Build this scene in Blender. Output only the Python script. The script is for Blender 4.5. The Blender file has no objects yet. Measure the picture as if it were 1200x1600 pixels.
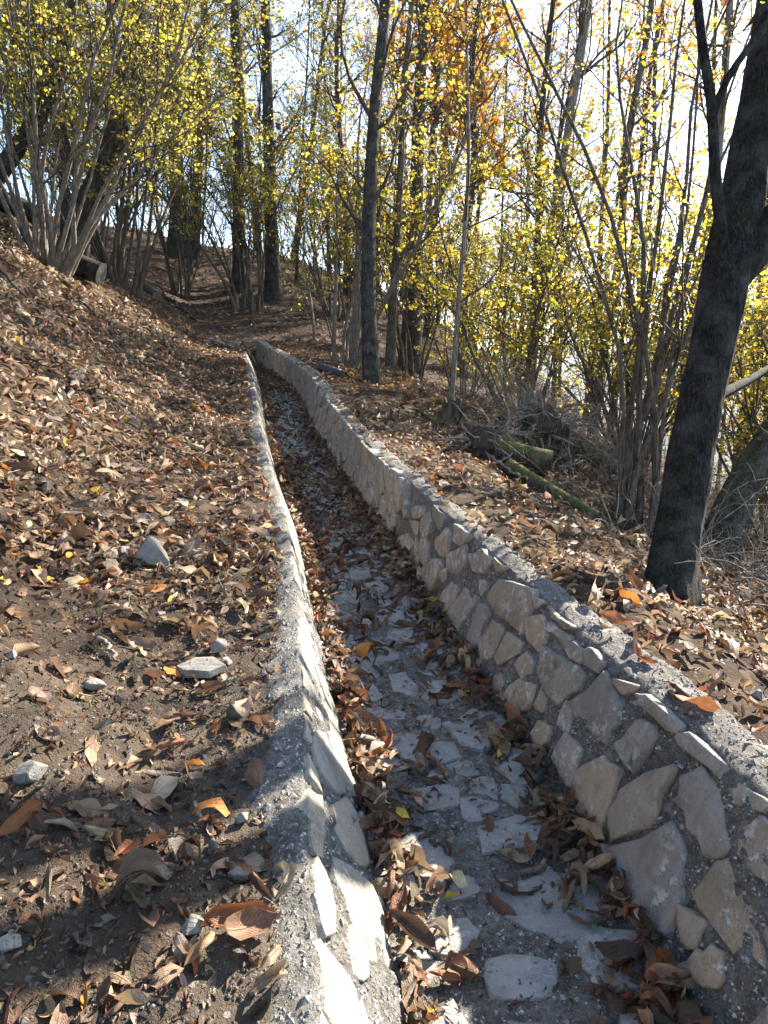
import bpy, math, random
import numpy as np
from math import radians as R

# ------------------------------------------------------------------ camera, sky, sun, exposure
scene = bpy.context.scene
col = scene.collection
random.seed(7)
rng = np.random.default_rng(11)

SUN_AZ, SUN_EL = 43.0, 33.0          # degrees: azimuth to the right of the view axis, elevation

cam_data = bpy.data.cameras.new('camera')
cam_data.sensor_fit = 'VERTICAL'
cam_data.angle = 2 * math.atan(800 / 1155)
cam_data.clip_start = 0.05
cam_data.clip_end = 20000
cam = bpy.data.objects.new('camera', cam_data)
cam.rotation_euler = (R(79), 0, 0)
col.objects.link(cam)
scene.camera = cam

world = bpy.data.worlds.new('World')
scene.world = world
world.use_nodes = True
wn = world.node_tree
wn.nodes.clear()
sky = wn.nodes.new('ShaderNodeTexSky')
sky.sky_type = 'NISHITA'
sky.sun_disc = False
sky.sun_elevation = R(SUN_EL)
sky.sun_rotation = R(SUN_AZ)
sky.air_density = 1.0
sky.dust_density = 0.6
sky.ozone_density = 1.2
bg = wn.nodes.new('ShaderNodeBackground')
bg.inputs['Strength'].default_value = 0.072
wo = wn.nodes.new('ShaderNodeOutputWorld')
wn.links.new(sky.outputs[0], bg.inputs[0])
wn.links.new(bg.outputs[0], wo.inputs[0])

sun_data = bpy.data.lights.new('sun', 'SUN')
sun_data.energy = 5.0
sun_data.angle = R(0.53)
sun_data.color = (1.0, 0.90, 0.76)
sun = bpy.data.objects.new('sun', sun_data)
sun.rotation_euler = (R(90 - SUN_EL), 0, R(180 - SUN_AZ))
col.objects.link(sun)

scene.view_settings.view_transform = 'Standard'
scene.view_settings.look = 'None'
scene.view_settings.gamma = 1.0
scene.view_settings.exposure = 2.65
scene.view_settings.use_curve_mapping = False
scene.cycles.max_bounces = 6
scene.cycles.diffuse_bounces = 3
scene.cycles.transmission_bounces = 3
scene.cycles.glossy_bounces = 2
scene.cycles.volume_bounces = 0
scene.cycles.use_denoising = True

# ------------------------------------------------------------------ helpers
def tag(o, label=None, cat=None, group=None, kind=None):
    if label: o['label'] = label
    if cat: o['category'] = cat
    if group: o['group'] = group
    if kind: o['kind'] = kind
    return o

def empty(name, loc, label=None, cat=None, group=None, kind=None):
    o = bpy.data.objects.new(name, None)
    o.location = loc
    o.empty_display_size = 0.1
    col.objects.link(o)
    return tag(o, label, cat, group, kind)

def mesh_np(name, V, quads=None, tris=None, mat=None, smooth=True, colr=None, uv=None, attrs=None):
    V = np.asarray(V, np.float32)
    me = bpy.data.meshes.new(name)
    nq = 0 if quads is None else len(quads)
    nt = 0 if tris is None else len(tris)
    loops = []
    if nq: loops.append(np.asarray(quads, np.int32).ravel())
    if nt: loops.append(np.asarray(tris, np.int32).ravel())
    loops = np.concatenate(loops)
    starts = np.concatenate([np.arange(nq) * 4, nq * 4 + np.arange(nt) * 3]).astype(np.int32)
    me.vertices.add(len(V)); me.vertices.foreach_set('co', V.ravel())
    me.loops.add(len(loops)); me.loops.foreach_set('vertex_index', loops)
    me.polygons.add(nq + nt); me.polygons.foreach_set('loop_start', starts)
    me.polygons.foreach_set('use_smooth', np.full(nq + nt, smooth, bool))
    if colr is not None:
        c = np.ones((len(V), 4), np.float32); c[:, :3] = colr
        a = me.color_attributes.new('col', 'FLOAT_COLOR', 'POINT')
        a.data.foreach_set('color', c.ravel())
    if attrs:
        for k, v in attrs.items():
            a = me.attributes.new(k, 'FLOAT', 'POINT')
            a.data.foreach_set('value', np.asarray(v, np.float32))
    if uv is not None:
        l = me.uv_layers.new(name='UVMap')
        l.data.foreach_set('uv', np.asarray(uv, np.float32)[loops].ravel())
    me.update(calc_edges=True)
    if mat: me.materials.append(mat)
    return me

def obj(name, me, parent=None, loc=None):
    o = bpy.data.objects.new(name, me)
    col.objects.link(o)
    if parent is not None: o.parent = parent
    if loc is not None: o.location = loc
    return o

def hash3(i, j, k):
    h = (i.astype(np.int64) * 73856093) ^ (j.astype(np.int64) * 19349663) ^ (k.astype(np.int64) * 83492791)
    h = (h ^ (h >> 13)) * 1274126177
    h = h ^ (h >> 16)
    return (h & 0xFFFFFF) / float(0xFFFFFF)

def vnoise(x, y, z=0.0):
    x, y, z = np.broadcast_arrays(np.asarray(x, float), np.asarray(y, float), np.asarray(z, float))
    i, j, k = np.floor(x), np.floor(y), np.floor(z)
    fx, fy, fz = x - i, y - j, z - k
    fx, fy, fz = [f * f * (3 - 2 * f) for f in (fx, fy, fz)]
    r = 0
    for a in (0, 1):
        for b in (0, 1):
            for c in (0, 1):
                w = (fx if a else 1 - fx) * (fy if b else 1 - fy) * (fz if c else 1 - fz)
                r = r + w * hash3(i + a, j + b, k + c)
    return r * 2 - 1

def fbm(x, y, z=0.0, o=3):
    r, a = 0, 1.0
    for n in range(o):
        r = r + a * vnoise(x * 2 ** n + 17 * n, y * 2 ** n - 5 * n, z * 2 ** n + 3 * n)
        a *= .5
    return r

def sstep(a, b, x):
    t = np.clip((np.asarray(x, float) - a) / (b - a), 0, 1)
    return t * t * (3 - 2 * t)

def curve(tab):
    """smooth monotone-in-Y interpolation of a knot table"""
    t = np.array(sorted(tab), float)
    ys = np.arange(t[0, 0], t[-1, 0] + .05, .05)
    v = np.interp(ys, t[:, 0], t[:, 1])
    k = np.hanning(25); k /= k.sum()
    e0, e1 = v[1] - v[0], v[-1] - v[-2]
    pad = np.concatenate([v[0] + e0 * np.arange(-12, 0), v, v[-1] + e1 * np.arange(1, 13)])
    v = np.convolve(pad, k, 'valid')
    return lambda q: np.interp(q, ys, v)

# ------------------------------------------------------------------ the lie of the land
FZ = curve([(-60, -6.0), (-10, -2.55), (0, -1.72), (2, -1.53), (4, -1.36), (6, -1.22), (8, -1.06), (10, -.86), (12, -.6), (14, -.36),
            (17, 0.), (19, .3), (22, 1.2), (26, 2.6), (31, 4.3), (35, 5.2), (39, 5.3), (46, 4.4), (60, 1.), (90, -12)])
FL0 = curve([(-60, .3), (-10, .3), (.5, .16), (1.7, .03), (2.24, -.06), (2.7, -.16), (3.3, -.28), (4.2, -.44), (5.3, -.62), (6.06, -.79), (7.1, -1.02),
             (8.5, -1.30), (11.2, -1.81), (13.5, -2.21), (16.2, -2.75), (19, -3.4), (24, -5), (31, -7), (60, -9), (90, -9)])
FR0 = curve([(-60, 1.0), (-10, 1.0), (.5, .9), (1.7, .75), (2.25, .66), (2.84, .56), (3.37, .43), (4.2, .28), (5.25, .10), (6.2, -.10), (6.94, -.28),
             (8.3, -.55), (10.2, -.95), (12.75, -1.40), (14.5, -1.86), (16.2, -2.41), (17.4, -2.85), (19, -3.3), (24, -4.9), (31, -6.9), (60, -8.9), (90, -8.9)])
FR1 = curve([(-60, 1.25), (-10, 1.25), (.5, 1.18), (1.7, .97), (2.0, .89), (2.35, .80), (2.72, .73), (3.16, .62), (3.88, .45), (4.3, .35), (5.25, .15), (5.9, -.01),
             (7.1, -.25), (8.67, -.53), (10.85, -.95), (12.44, -1.25), (15.2, -2.06), (17.0, -2.68), (17.85, -2.97), (19, -3.2), (24, -4.8), (31, -6.8), (60, -8.8), (90, -8.8)])
FR2 = curve([(-60, 1.45), (-10, 1.45), (.5, 1.36), (1.9, 1.10), (2.15, 1.06), (2.43, .99), (2.75, .89), (3.16, .79), (3.6, .66), (4.08, .54), (4.9, .36), (5.4, .26),
             (7.1, -.08), (8.2, -.28), (11, -.80), (12.6, -1.10), (15.2, -1.90), (17.85, -2.8), (19, -3.05), (24, -4.7), (31, -6.7), (60, -8.7), (90, -8.7)])
FL1 = curve([(-60, .05), (-10, .05), (.5, -.02), (1.35, -.14), (1.7, -.19), (2, -.23), (2.6, -.31), (3.1, -.38), (3.9, -.50), (4.26, -.56), (5, -.71), (6, -.92), (6.8, -1.09),
             (8.5, -1.43), (10.4, -1.78), (12.4, -2.17), (16.2, -2.95), (19, -3.6), (24, -5.2), (31, -7.2), (60, -9.2), (90, -9.2)])
HL, HR = .40, .50                    # wall heights above the channel floor
CH_END = 18.0

def cut(Y):                          # how much of the channel trench there is (0 beyond its head)
    return 1 - sstep(CH_END - .1, CH_END + 1.6, Y)

def micro(X, Y):
    return .035 * fbm(X * 2.1, Y * 2.1, 1.0, 3) + .018 * fbm(X * 13, Y * 13, 4.0, 2)

def left_rise(u, Y):
    a = .10 * np.clip(u, 0, .5) + .30 * np.clip(u - .35, 0, .6) + .74 * np.clip(u - .95, 0, 6) + .60 * np.clip(u - 6.95, 0, 25) + .1 * np.clip(u - 32, 0, 60)
    k = 1 - .70 * sstep(15, 31, Y) - .3 * sstep(34, 60, Y)
    return a * k + .16 * sstep(.8, 2.5, u) * fbm(u * .55 + 3, Y * .55, 2.0, 2) * (1 + sstep(3, 8, u))

def right_drop(w, Y):
    near = 1 - sstep(6, 12, Y)
    s1 = .16 + .22 * near
    a = .14 * np.clip(w, 0, .35) + s1 * np.clip(w - .35, 0, 2.2) + (.42 + .04 * near) * np.clip(w - 2.55, 0, 5) + .62 * np.clip(w - 7.55, 0, 80) + .25 * np.clip(w - 87, 0, 160)
    k = 1 - .1 * sstep(18, 30, Y)
    return a * k + .13 * sstep(.6, 2.0, w) * fbm(w * .7, Y * .6 + 9, 5.0, 2)

def ground_z(X, Y):
    X = np.asarray(X, float); Y = np.asarray(Y, float)
    zf = FZ(Y); c = cut(Y)
    L2, R2 = FL1(Y) - .10, FR2(Y) - .03
    topL = zf + HL * c + .004 + .3 * (1 - c) * .6
    topR = zf + HR * c - .035 + .3 * (1 - c) * .6
    zl = topL + left_rise(L2 - X, Y)
    zr = topR - right_drop(X - R2, Y)
    t = np.clip((X - L2) / np.maximum(R2 - L2, .05), 0, 1)
    mid = topL * (1 - t) + topR * t
    trench = zf - .14
    k = np.minimum(sstep(0, .12, X - L2), sstep(0, .10, R2 - X)) * sstep(.0, .6, c)
    zm = mid * (1 - k) + np.minimum(mid, trench) * k
    z = np.where(X < L2, zl, np.where(X > R2, zr, zm))
    m = micro(X, Y) + .03 * sstep(-.05, .1, L2 - X) * (1 - sstep(.25, .6, L2 - X)) * fbm(X * 3 + 40, Y * 3, 6.0, 2) * sstep(3, 4.5, Y)
    return z + m * np.where((X > L2) & (X < R2), .5, 1.0)

def ground_n(X, Y, e=.05):
    dx = (ground_z(X + e, Y) - ground_z(X - e, Y)) / (2 * e)
    dy = (ground_z(X, Y + e) - ground_z(X, Y - e)) / (2 * e)
    n = np.stack([-dx, -dy, np.ones_like(dx)], -1)
    return n / np.linalg.norm(n, axis=-1, keepdims=True)

def litter_mask(X, Y):
    """share of the bare soil that lies under leaves: thin on the trodden soil by the near left wall"""
    u = FL1(Y) - np.asarray(X)
    bare = (1 - sstep(1.5, 2.9, Y)) * sstep(-.3, .1, u) + .5 * (1 - sstep(.1, .45, u)) * sstep(-.1, .05, u) * (1 - sstep(6, 9, Y))
    n = fbm(np.asarray(X) * 1.6 + 7, np.asarray(Y) * 1.6, 9.0, 2)
    return np.clip(1.0 - .48 * bare + .35 * n * (bare > .1), .10, 1)

# DESIGN-END
# ------------------------------------------------------------------ materials
class NT:
    def __init__(s, name):
        s.m = bpy.data.materials.new(name); s.m.use_nodes = True
        s.t = s.m.node_tree; s.t.nodes.clear()
        s.out = s.n('ShaderNodeOutputMaterial')
    def n(s, typ, **kw):
        nd = s.t.nodes.new(typ)
        for k, v in kw.items(): setattr(nd, k, v)
        return nd
    def set(s, sock, v):
        if hasattr(v, 'is_output') or isinstance(v, bpy.types.NodeSocket): s.t.links.new(v, sock)
        elif isinstance(v, (tuple, list)) and len(v) == 3 and sock.type == 'RGBA': sock.default_value = (*v, 1)
        else: sock.default_value = v
    def coord(s, which='Object', scale=None):
        c = s.n('ShaderNodeTexCoord').outputs[which]
        if scale is not None:
            mp = s.n('ShaderNodeMapping'); s.set(mp.inputs[0], c); mp.inputs['Scale'].default_value = scale
            c = mp.outputs[0]
        return c
    def noise(s, vec, scale, detail=4, rough=.6, out=0):
        t = s.n('ShaderNodeTexNoise'); s.set(t.inputs['Vector'], vec)
        t.inputs['Scale'].default_value = scale; t.inputs['Detail'].default_value = detail; t.inputs['Roughness'].default_value = rough
        return t.outputs[out]
    def vor(s, vec, scale, out='Distance', feature='F1', rnd=1.0):
        t = s.n('ShaderNodeTexVoronoi', feature=feature); s.set(t.inputs['Vector'], vec)
        t.inputs['Scale'].default_value = scale; t.inputs['Randomness'].default_value = rnd
        return t.outputs[out]
    def ramp(s, f, stops, interp='LINEAR'):
        r = s.n('ShaderNodeValToRGB'); s.set(r.inputs[0], f)
        r.color_ramp.interpolation = interp
        e = r.color_ramp.elements
        while len(e) < len(stops): e.new(.5)
        for el, (p, c) in zip(e, stops):
            el.position = p
            el.color = (c, c, c, 1) if isinstance(c, (int, float)) else (*c, 1)
        return r.outputs[0]
    def mix(s, f, a, b, typ='MIX'):
        m = s.n('ShaderNodeMix', data_type='RGBA', blend_type=typ)
        s.set(m.inputs[0], f); s.set(m.inputs[6], a); s.set(m.inputs[7], b)
        return m.outputs[2]
    def math(s, op, a, b=0.0, c=0.0):
        m = s.n('ShaderNodeMath', operation=op)
        s.set(m.inputs[0], a); s.set(m.inputs[1], b); s.set(m.inputs[2], c)
        return m.outputs[0]
    def bump(s, h, strength=.5, dist=.01, normal=None):
        b = s.n('ShaderNodeBump'); b.inputs['Strength'].default_value = strength; b.inputs['Distance'].default_value = dist
        s.set(b.inputs['Height'], h)
        if normal is not None: s.set(b.inputs['Normal'], normal)
        return b.outputs[0]
    def principled(s, colr, rough=.85, normal=None, spec=.3):
        p = s.n('ShaderNodeBsdfPrincipled')
        s.set(p.inputs['Base Color'], colr); s.set(p.inputs['Roughness'], rough)
        p.inputs['Specular IOR Level'].default_value = spec
        if normal is not None: s.set(p.inputs['Normal'], normal)
        s.t.links.new(p.outputs[0], s.out.inputs[0])
        return p
    def attr(s, name, out='Color'):
        a = s.n('ShaderNodeAttribute'); a.attribute_name = name
        return a.outputs[out]
    def geo(s, out): return s.n('ShaderNodeNewGeometry').outputs[out]
    def objinfo(s, out): return s.n('ShaderNodeObjectInfo').outputs[out]

def mat_ground():
    k = NT('soil_and_litter'); v = k.geo('Position')
    n1 = k.noise(v, 3.0, 5); n2 = k.noise(v, 38, 5, .7)
    soil = k.ramp(n1, [(.25, (.055, .044, .034)), (.55, (.105, .086, .066)), (.8, (.165, .142, .112))])
    grit = k.vor(v, 55, 'Color'); gritd = k.vor(v, 55)
    gsel = k.ramp(k.math('MULTIPLY', k.n('ShaderNodeSeparateColor').inputs[0] and 1.0, 1.0), [(0, 0), (1, 1)]) if False else None
    sep = k.n('ShaderNodeSeparateColor'); k.set(sep.inputs[0], grit)
    isg = k.math('MULTIPLY', k.math('GREATER_THAN', sep.outputs[0], .80), k.math('LESS_THAN', gritd, .42))
    gc = k.ramp(sep.outputs[1], [(0, (.10, .095, .085)), (1, (.27, .26, .24))])
    soil = k.mix(isg, soil, gc)
    soil = k.mix(k.ramp(n2, [(.35, .0), (.75, .55)]), soil, (.030, .023, .017))
    # matted older leaves pressed into the soil
    lc = k.vor(v, 17, 'Color', rnd=1.0); s2 = k.n('ShaderNodeSeparateColor'); k.set(s2.inputs[0], lc)
    leaf = k.ramp(s2.outputs[0], [(0, (.022, .015, .011)), (.35, (.045, .030, .020)), (.7, (.075, .05, .032)), (1, (.12, .08, .05))])
    leaf = k.mix(k.ramp(k.noise(v, 1.3, 3), [(.4, .0), (.7, .6)]), leaf, (.035, .025, .018))
    c = k.mix(k.attr('litter', 'Fac'), soil, leaf)
    h = k.math('ADD', k.math('MULTIPLY', n2, 1.0), k.math('MULTIPLY', isg, .5))
    h = k.math('ADD', h, k.math('MULTIPLY', k.noise(v, 160, 3, .7), .6))
    h = k.math('ADD', h, k.math('MULTIPLY', s2.outputs[1], .5))
    k.principled(c, .95, k.bump(h, .9, .02), .15)
    return k.m

def mat_mortar(name='mortar', tint=(1, 1, 1), dirt=.25):
    k = NT(name); v = k.geo('Position')
    w = k.n('ShaderNodeVectorMath', operation='ADD'); k.set(w.inputs[0], v)
    ws = k.n('ShaderNodeVectorMath', operation='SCALE'); k.set(ws.inputs[0], k.noise(v, 70, 2, .5, 1)); ws.inputs['Scale'].default_value = .012
    k.set(w.inputs[1], ws.outputs[0]); vw = w.outputs[0]
    n = k.noise(v, 5, 6, .7); f = k.noise(v, 150, 5, .8)
    c = k.ramp(n, [(.25, (.165, .158, .145)), (.5, (.26, .25, .23)), (.78, (.37, .36, .33))])
    h = k.math('MULTIPLY', f, 1.6)
    for sc, thr, amp in ((62, .74, .9), (120, .60, .55), (240, .45, .3)):
        g = k.vor(vw, sc); gc = k.vor(vw, sc, 'Color')
        sep = k.n('ShaderNodeSeparateColor'); k.set(sep.inputs[0], gc)
        on = k.math('MULTIPLY', k.math('GREATER_THAN', sep.outputs[0], thr), k.ramp(g, [(.25, 1), (.45, 0)]))
        c = k.mix(k.math('MULTIPLY', on, .8), c, k.ramp(sep.outputs[1], [(0, (.075, .072, .066)), (.5, (.19, .185, .17)), (1, (.38, .365, .34))]))
        h = k.math('ADD', h, k.math('MULTIPLY', on, amp))
    c = k.mix(k.ramp(f, [(.45, 0), (.66, .5)]), c, (.085, .08, .07))
    bl = k.noise(v, 34, 5, .75)
    c = k.mix(k.ramp(bl, [(.40, .55), (.52, 0)]), c, (.06, .056, .05))
    c = k.mix(k.ramp(bl, [(.56, 0), (.68, .6)]), c, (.40, .385, .355))
    d = k.noise(v, 2.6, 5, .65)
    c = k.mix(k.math('MULTIPLY', k.ramp(d, [(.45, 0), (.65, 1)]), dirt), c, (.075, .056, .04))
    c = k.mix(1.0, c, tint, 'MULTIPLY')
    h = k.math('ADD', h, k.math('MULTIPLY', k.noise(v, 28, 4, .65), 1.6))
    k.principled(c, .95, k.bump(h, 1.0, .010), .12)
    return k.m

def mat_stone(name, ramp, smear=.5, smearcol=(.50, .48, .44)):
    k = NT(name); v = k.geo('Position'); r = k.objinfo('Random')
    base = k.ramp(r, ramp)
    st = k.n('ShaderNodeMapping'); k.set(st.inputs[0], v); st.inputs['Rotation'].default_value = (.3, .9, .5); st.inputs['Scale'].default_value = (3, 24, 8)
    grain = k.noise(st.outputs[0], 2.0, 5, .65)
    c = k.mix(k.ramp(grain, [(.3, .0), (.75, .7)]), base, k.mix(.5, base, (.10, .085, .07)))
    n = k.noise(v, 13, 6, .75)
    c = k.mix(k.ramp(n, [(.36, .65), (.48, 0)]), c, k.mix(.6, base, (.07, .06, .05)))
    c = k.mix(k.ramp(n, [(.48, 0), (.62, .5)]), c, k.mix(.4, base, (.33, .24, .145)))
    sm = k.noise(v, 22, 6, .75); big = k.noise(v, 4, 2)
    f = k.math('MULTIPLY', k.ramp(sm, [(.50, 0), (.56, 1)]), k.ramp(big, [(.40, 0), (.55, 1)]))
    c = k.mix(k.math('MULTIPLY', f, smear), c, smearcol)
    dn = k.noise(v, 6.5, 5, .7)
    c = k.mix(k.ramp(dn, [(.5, 0), (.68, .55)]), c, (.085, .068, .05))
    spk = k.noise(v, 130, 3, .7)
    c = k.mix(k.ramp(spk, [(.5, 0), (.8, .35)]), c, (.06, .055, .05))
    h = k.math('ADD', k.math('MULTIPLY', grain, .8), k.math('ADD', k.math('MULTIPLY', k.noise(v, 45, 5, .7), .7), k.math('MULTIPLY', f, .25)))
    k.principled(c, .82, k.bump(h, .85, .012), .3)
    return k.m

def mat_bark(name, dark, light, ridge=(26, 26, 2.2), moss=0.0, stretch=True, strength=.9, dist=.02):
    k = NT(name); p = k.coord('Object', ridge)
    v = k.geo('Position')
    n = k.noise(p, 1.6, 6, .7)
    rg = k.math('ABSOLUTE', k.math('SUBTRACT', k.noise(p, 1.1, 3, .6), .5))       # fissures where the noise crosses its middle
    f = k.math('MULTIPLY', n, k.ramp(rg, [(.0, .30), (.10, 1)]))
    c = k.ramp(f, [(.2, dark), (.62, light)])
    patch = k.noise(v, 7, 4, .6)
    c = k.mix(k.ramp(patch, [(.45, 0), (.7, .35)]), c, k.mix(.5, light, (.30, .30, .27)))
    if moss > 0:
        sx = k.n('ShaderNodeSeparateXYZ'); k.set(sx.inputs[0], k.geo('Normal'))
        up = k.math('ADD', sx.outputs[2], k.math('MULTIPLY', k.math('SUBTRACT', k.noise(v, 9, 5, .7), .5), 3.2))
        c = k.mix(k.math('MULTIPLY', k.ramp(up, [(.15, 0), (.75, 1)]), moss), c, k.ramp(k.noise(v, 60, 3), [(.3, (.05, .066, .012)), (.7, (.15, .17, .03))]))
    h = k.math('ADD', f, k.math('MULTIPLY', k.noise(v, 70, 4, .7), .35))
    k.principled(c, .92, k.bump(h, strength, dist), .15)
    return k.m

def mat_leaf(name, src='attr', trans=.35, veins=True, rough=.55, spec=.35):
    k = NT(name)
    c = k.attr('col') if src == 'attr' else k.objinfo('Color')
    nrm = None
    v = k.geo('Position')
    if veins:
        uvn = k.n('ShaderNodeUVMap'); sp = k.n('ShaderNodeSeparateXYZ'); k.set(sp.inputs[0], uvn.outputs[0])
        u, w = sp.outputs[0], k.math('ABSOLUTE', k.math('SUBTRACT', sp.outputs[1], .5))
        mid = k.ramp(w, [(.0, 1), (.045, 0)])
        ph = k.math('SUBTRACT', k.math('MULTIPLY', u, 14.0), k.math('MULTIPLY', w, 9.0))
        side = k.ramp(k.math('ABSOLUTE', k.math('SUBTRACT', k.math('FRACT', ph), .5)), [(.0, 1), (.16, 0)])
        vein = k.math('MAXIMUM', mid, k.math('MULTIPLY', side, .55))
        c = k.mix(k.math('MULTIPLY', vein, .6), c, k.mix(.55, c, (.38, .28, .17)))
        nrm = k.bump(k.math('ADD', vein, k.math('MULTIPLY', k.noise(v, 90, 4, .7), 1.2)), .8, .004)
        blot = k.noise(v, 42, 4, .65)
        c = k.mix(k.ramp(blot, [(.45, 0), (.68, .55)]), c, k.mix(.65, c, (.03, .018, .01)))
    else:
        pass
    d = k.n('ShaderNodeBsdfPrincipled'); k.set(d.inputs['Base Color'], c); d.inputs['Roughness'].default_value = rough
    d.inputs['Specular IOR Level'].default_value = spec
    if nrm is not None: k.set(d.inputs['Normal'], nrm)
    t = k.n('ShaderNodeBsdfTranslucent'); k.set(t.inputs[0], c)
    ms = k.n('ShaderNodeMixShader'); ms.inputs[0].default_value = trans
    k.t.links.new(d.outputs[0], ms.inputs[1]); k.t.links.new(t.outputs[0], ms.inputs[2]); k.t.links.new(ms.outputs[0], k.out.inputs[0])
    return k.m

M = {}
M['ground'] = mat_ground()
M['mortar'] = mat_mortar()
M['floor_mortar'] = mat_mortar('floor_mortar', (1.0, .99, .96), .5)
def mat_grain():
    k = NT('mortar_grain'); v = k.geo('Position')
    c = k.vor(v, 160, 'Color'); sp = k.n('ShaderNodeSeparateColor'); k.set(sp.inputs[0], c)
    k.principled(k.ramp(sp.outputs[0], [(0, (.10, .095, .085)), (.45, (.20, .19, .172)), (.8, (.30, .29, .27)), (1, (.44, .43, .40))]), .9, None, .2); return k.m
M['grain'] = mat_grain()
M['stone'] = mat_stone('wall_stone', [(0, (.24, .225, .20)), (.2, (.345, .275, .19)), (.4, (.27, .255, .23)), (.6, (.40, .30, .19)), (.8, (.28, .245, .20)), (1, (.22, .215, .205))], .7)
M['stone_pale'] = mat_stone('pale_wall_stone', [(0, (.31, .30, .275)), (.35, (.37, .34, .275)), (.6, (.27, .265, .25)), (.8, (.39, .34, .24)), (1, (.33, .325, .31))], .35, (.40, .39, .365))
M['paving'] = mat_stone('paving_stone', [(0, (.245, .242, .228)), (.4, (.285, .282, .265)), (.7, (.22, .218, .208)), (1, (.315, .31, .29))], .5, (.38, .372, .35))
M['rock'] = mat_stone('loose_rock', [(0, (.19, .188, .18)), (.5, (.25, .24, .22)), (1, (.165, .16, .15))], .3, (.29, .28, .26))
M['grit'] = mat_stone('grit', [(0, (.075, .062, .05)), (1, (.075, .062, .05))], .6, (.2, .19, .17))
M['clod'] = mat_stone('mossy_clod', [(0, (.055, .055, .04)), (1, (.075, .07, .05))], .3, (.09, .11, .04))
M['bark'] = mat_bark('dark_bark', (.016, .015, .014), (.080, .073, .064), moss=.25)
M['bark_big'] = mat_bark('furrowed_bark', (.007, .007, .008), (.042, .041, .041), (46, 46, 4.0), moss=.12, dist=.03)
M['bark_hazel'] = mat_bark('hazel_bark', (.09, .075, .06), (.255, .218, .175), (30, 30, 4), moss=.1, strength=.5, dist=.006)
M['bark_dark_hazel'] = mat_bark('dark_hazel_bark', (.045, .036, .028), (.150, .122, .095), (30, 30, 4), moss=.1, strength=.5, dist=.006)
M['bark_pale'] = mat_bark('pale_bark', (.11, .10, .085), (.30, .28, .24), (24, 24, 3), strength=.4, dist=.006)
M['twig'] = mat_bark('twig_bark', (.035, .028, .022), (.115, .092, .072), (30, 30, 6), strength=.2, dist=.003)
M['twig_pale'] = mat_bark('dry_twig_bark', (.11, .092, .074), (.30, .26, .21), (30, 30, 6), strength=.2, dist=.003)
M['charred'] = mat_bark('charred_bark', (.004, .004, .004), (.016, .015, .014), (14, 14, 3), strength=.9)
M['log'] = mat_bark('mossy_bark', (.035, .028, .020), (.13, .105, .075), (16, 16, 3), moss=.6)
M['wood'] = mat_bark('cut_wood', (.13, .095, .06), (.33, .25, .165), (30, 30, 30), strength=.4, dist=.006)
M['leaf'] = mat_leaf('foliage', 'attr', .62, False, .6, .25)
M['litter'] = mat_leaf('litter_leaf', 'attr', .22)
M['fallen'] = mat_leaf('fallen_leaf', 'obj', .22)
def mat_plain(name, c, rough=.6):
    k = NT(name); v = k.geo('Position')
    k.principled(k.mix(k.noise(v, 30, 4), c, tuple(x * 1.8 + .01 for x in c)), rough, None, .4); return k.m
M['pipe'] = mat_plain('black_plastic', (.018, .018, .020), .45)
def mat_forest():
    k = NT('far_forest'); v = k.geo('Position')
    n = k.noise(v, .02, 6, .7); c = k.vor(v, .09, 'Color'); s = k.n('ShaderNodeSeparateColor'); k.set(s.inputs[0], c)
    cc = k.ramp(s.outputs[0], [(0, (.035, .042, .022)), (.4, (.06, .052, .03)), (.75, (.085, .062, .035)), (1, (.05, .06, .03))])
    k.principled(k.mix(k.ramp(n, [(.4, 0), (.6, .5)]), cc, (.04, .05, .025)), .95, k.bump(k.vor(v, .09), .8, 8), .1); return k.m
M['forest'] = mat_forest()

# ------------------------------------------------------------------ ground sheet
def spaced(a, b, d0, g, dmax=1e9):
    r = [a]; d = d0
    while r[-1] < b: r.append(r[-1] + d); d = min(d * g, dmax)
    return np.array(r)

rowsY = np.concatenate([-spaced(.6, 55, .3, 1.22)[::-1], spaced(-.5, 20, .035, 1.0085), spaced(20.4, 89, .4, 1.06)])
uu = spaced(.02, 75, .03, 1.035)
gcols = []
Yg = rowsY
L2g, R2g = FL1(Yg) - .10, FR2(Yg) - .03
left = L2g[:, None] - uu[::-1][None, :]
mids = L2g[:, None] + (R2g - L2g)[:, None] * np.array([0, .06, .12, .3, .5, .7, .88, .94, 1])[None, :]
ww = spaced(.02, 240, .035, 1.036)
right = R2g[:, None] + ww[None, :]
GX = np.concatenate([left, mids, right], 1)
GY = np.repeat(Yg[:, None], GX.shape[1], 1)
GZ = ground_z(GX, GY)
nr, nc = GX.shape
idx = np.arange(nr * nc).reshape(nr, nc)
q = np.stack([idx[:-1, :-1], idx[:-1, 1:], idx[1:, 1:], idx[1:, :-1]], -1).reshape(-1, 4)
g = obj('ground', mesh_np('ground', np.stack([GX, GY, GZ], -1).reshape(-1, 3), q, mat=M['ground'], attrs={'litter': litter_mask(GX, GY).ravel()}))
tag(g, 'leaf strewn brown soil of the wooded hillside', kind='structure')

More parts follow.
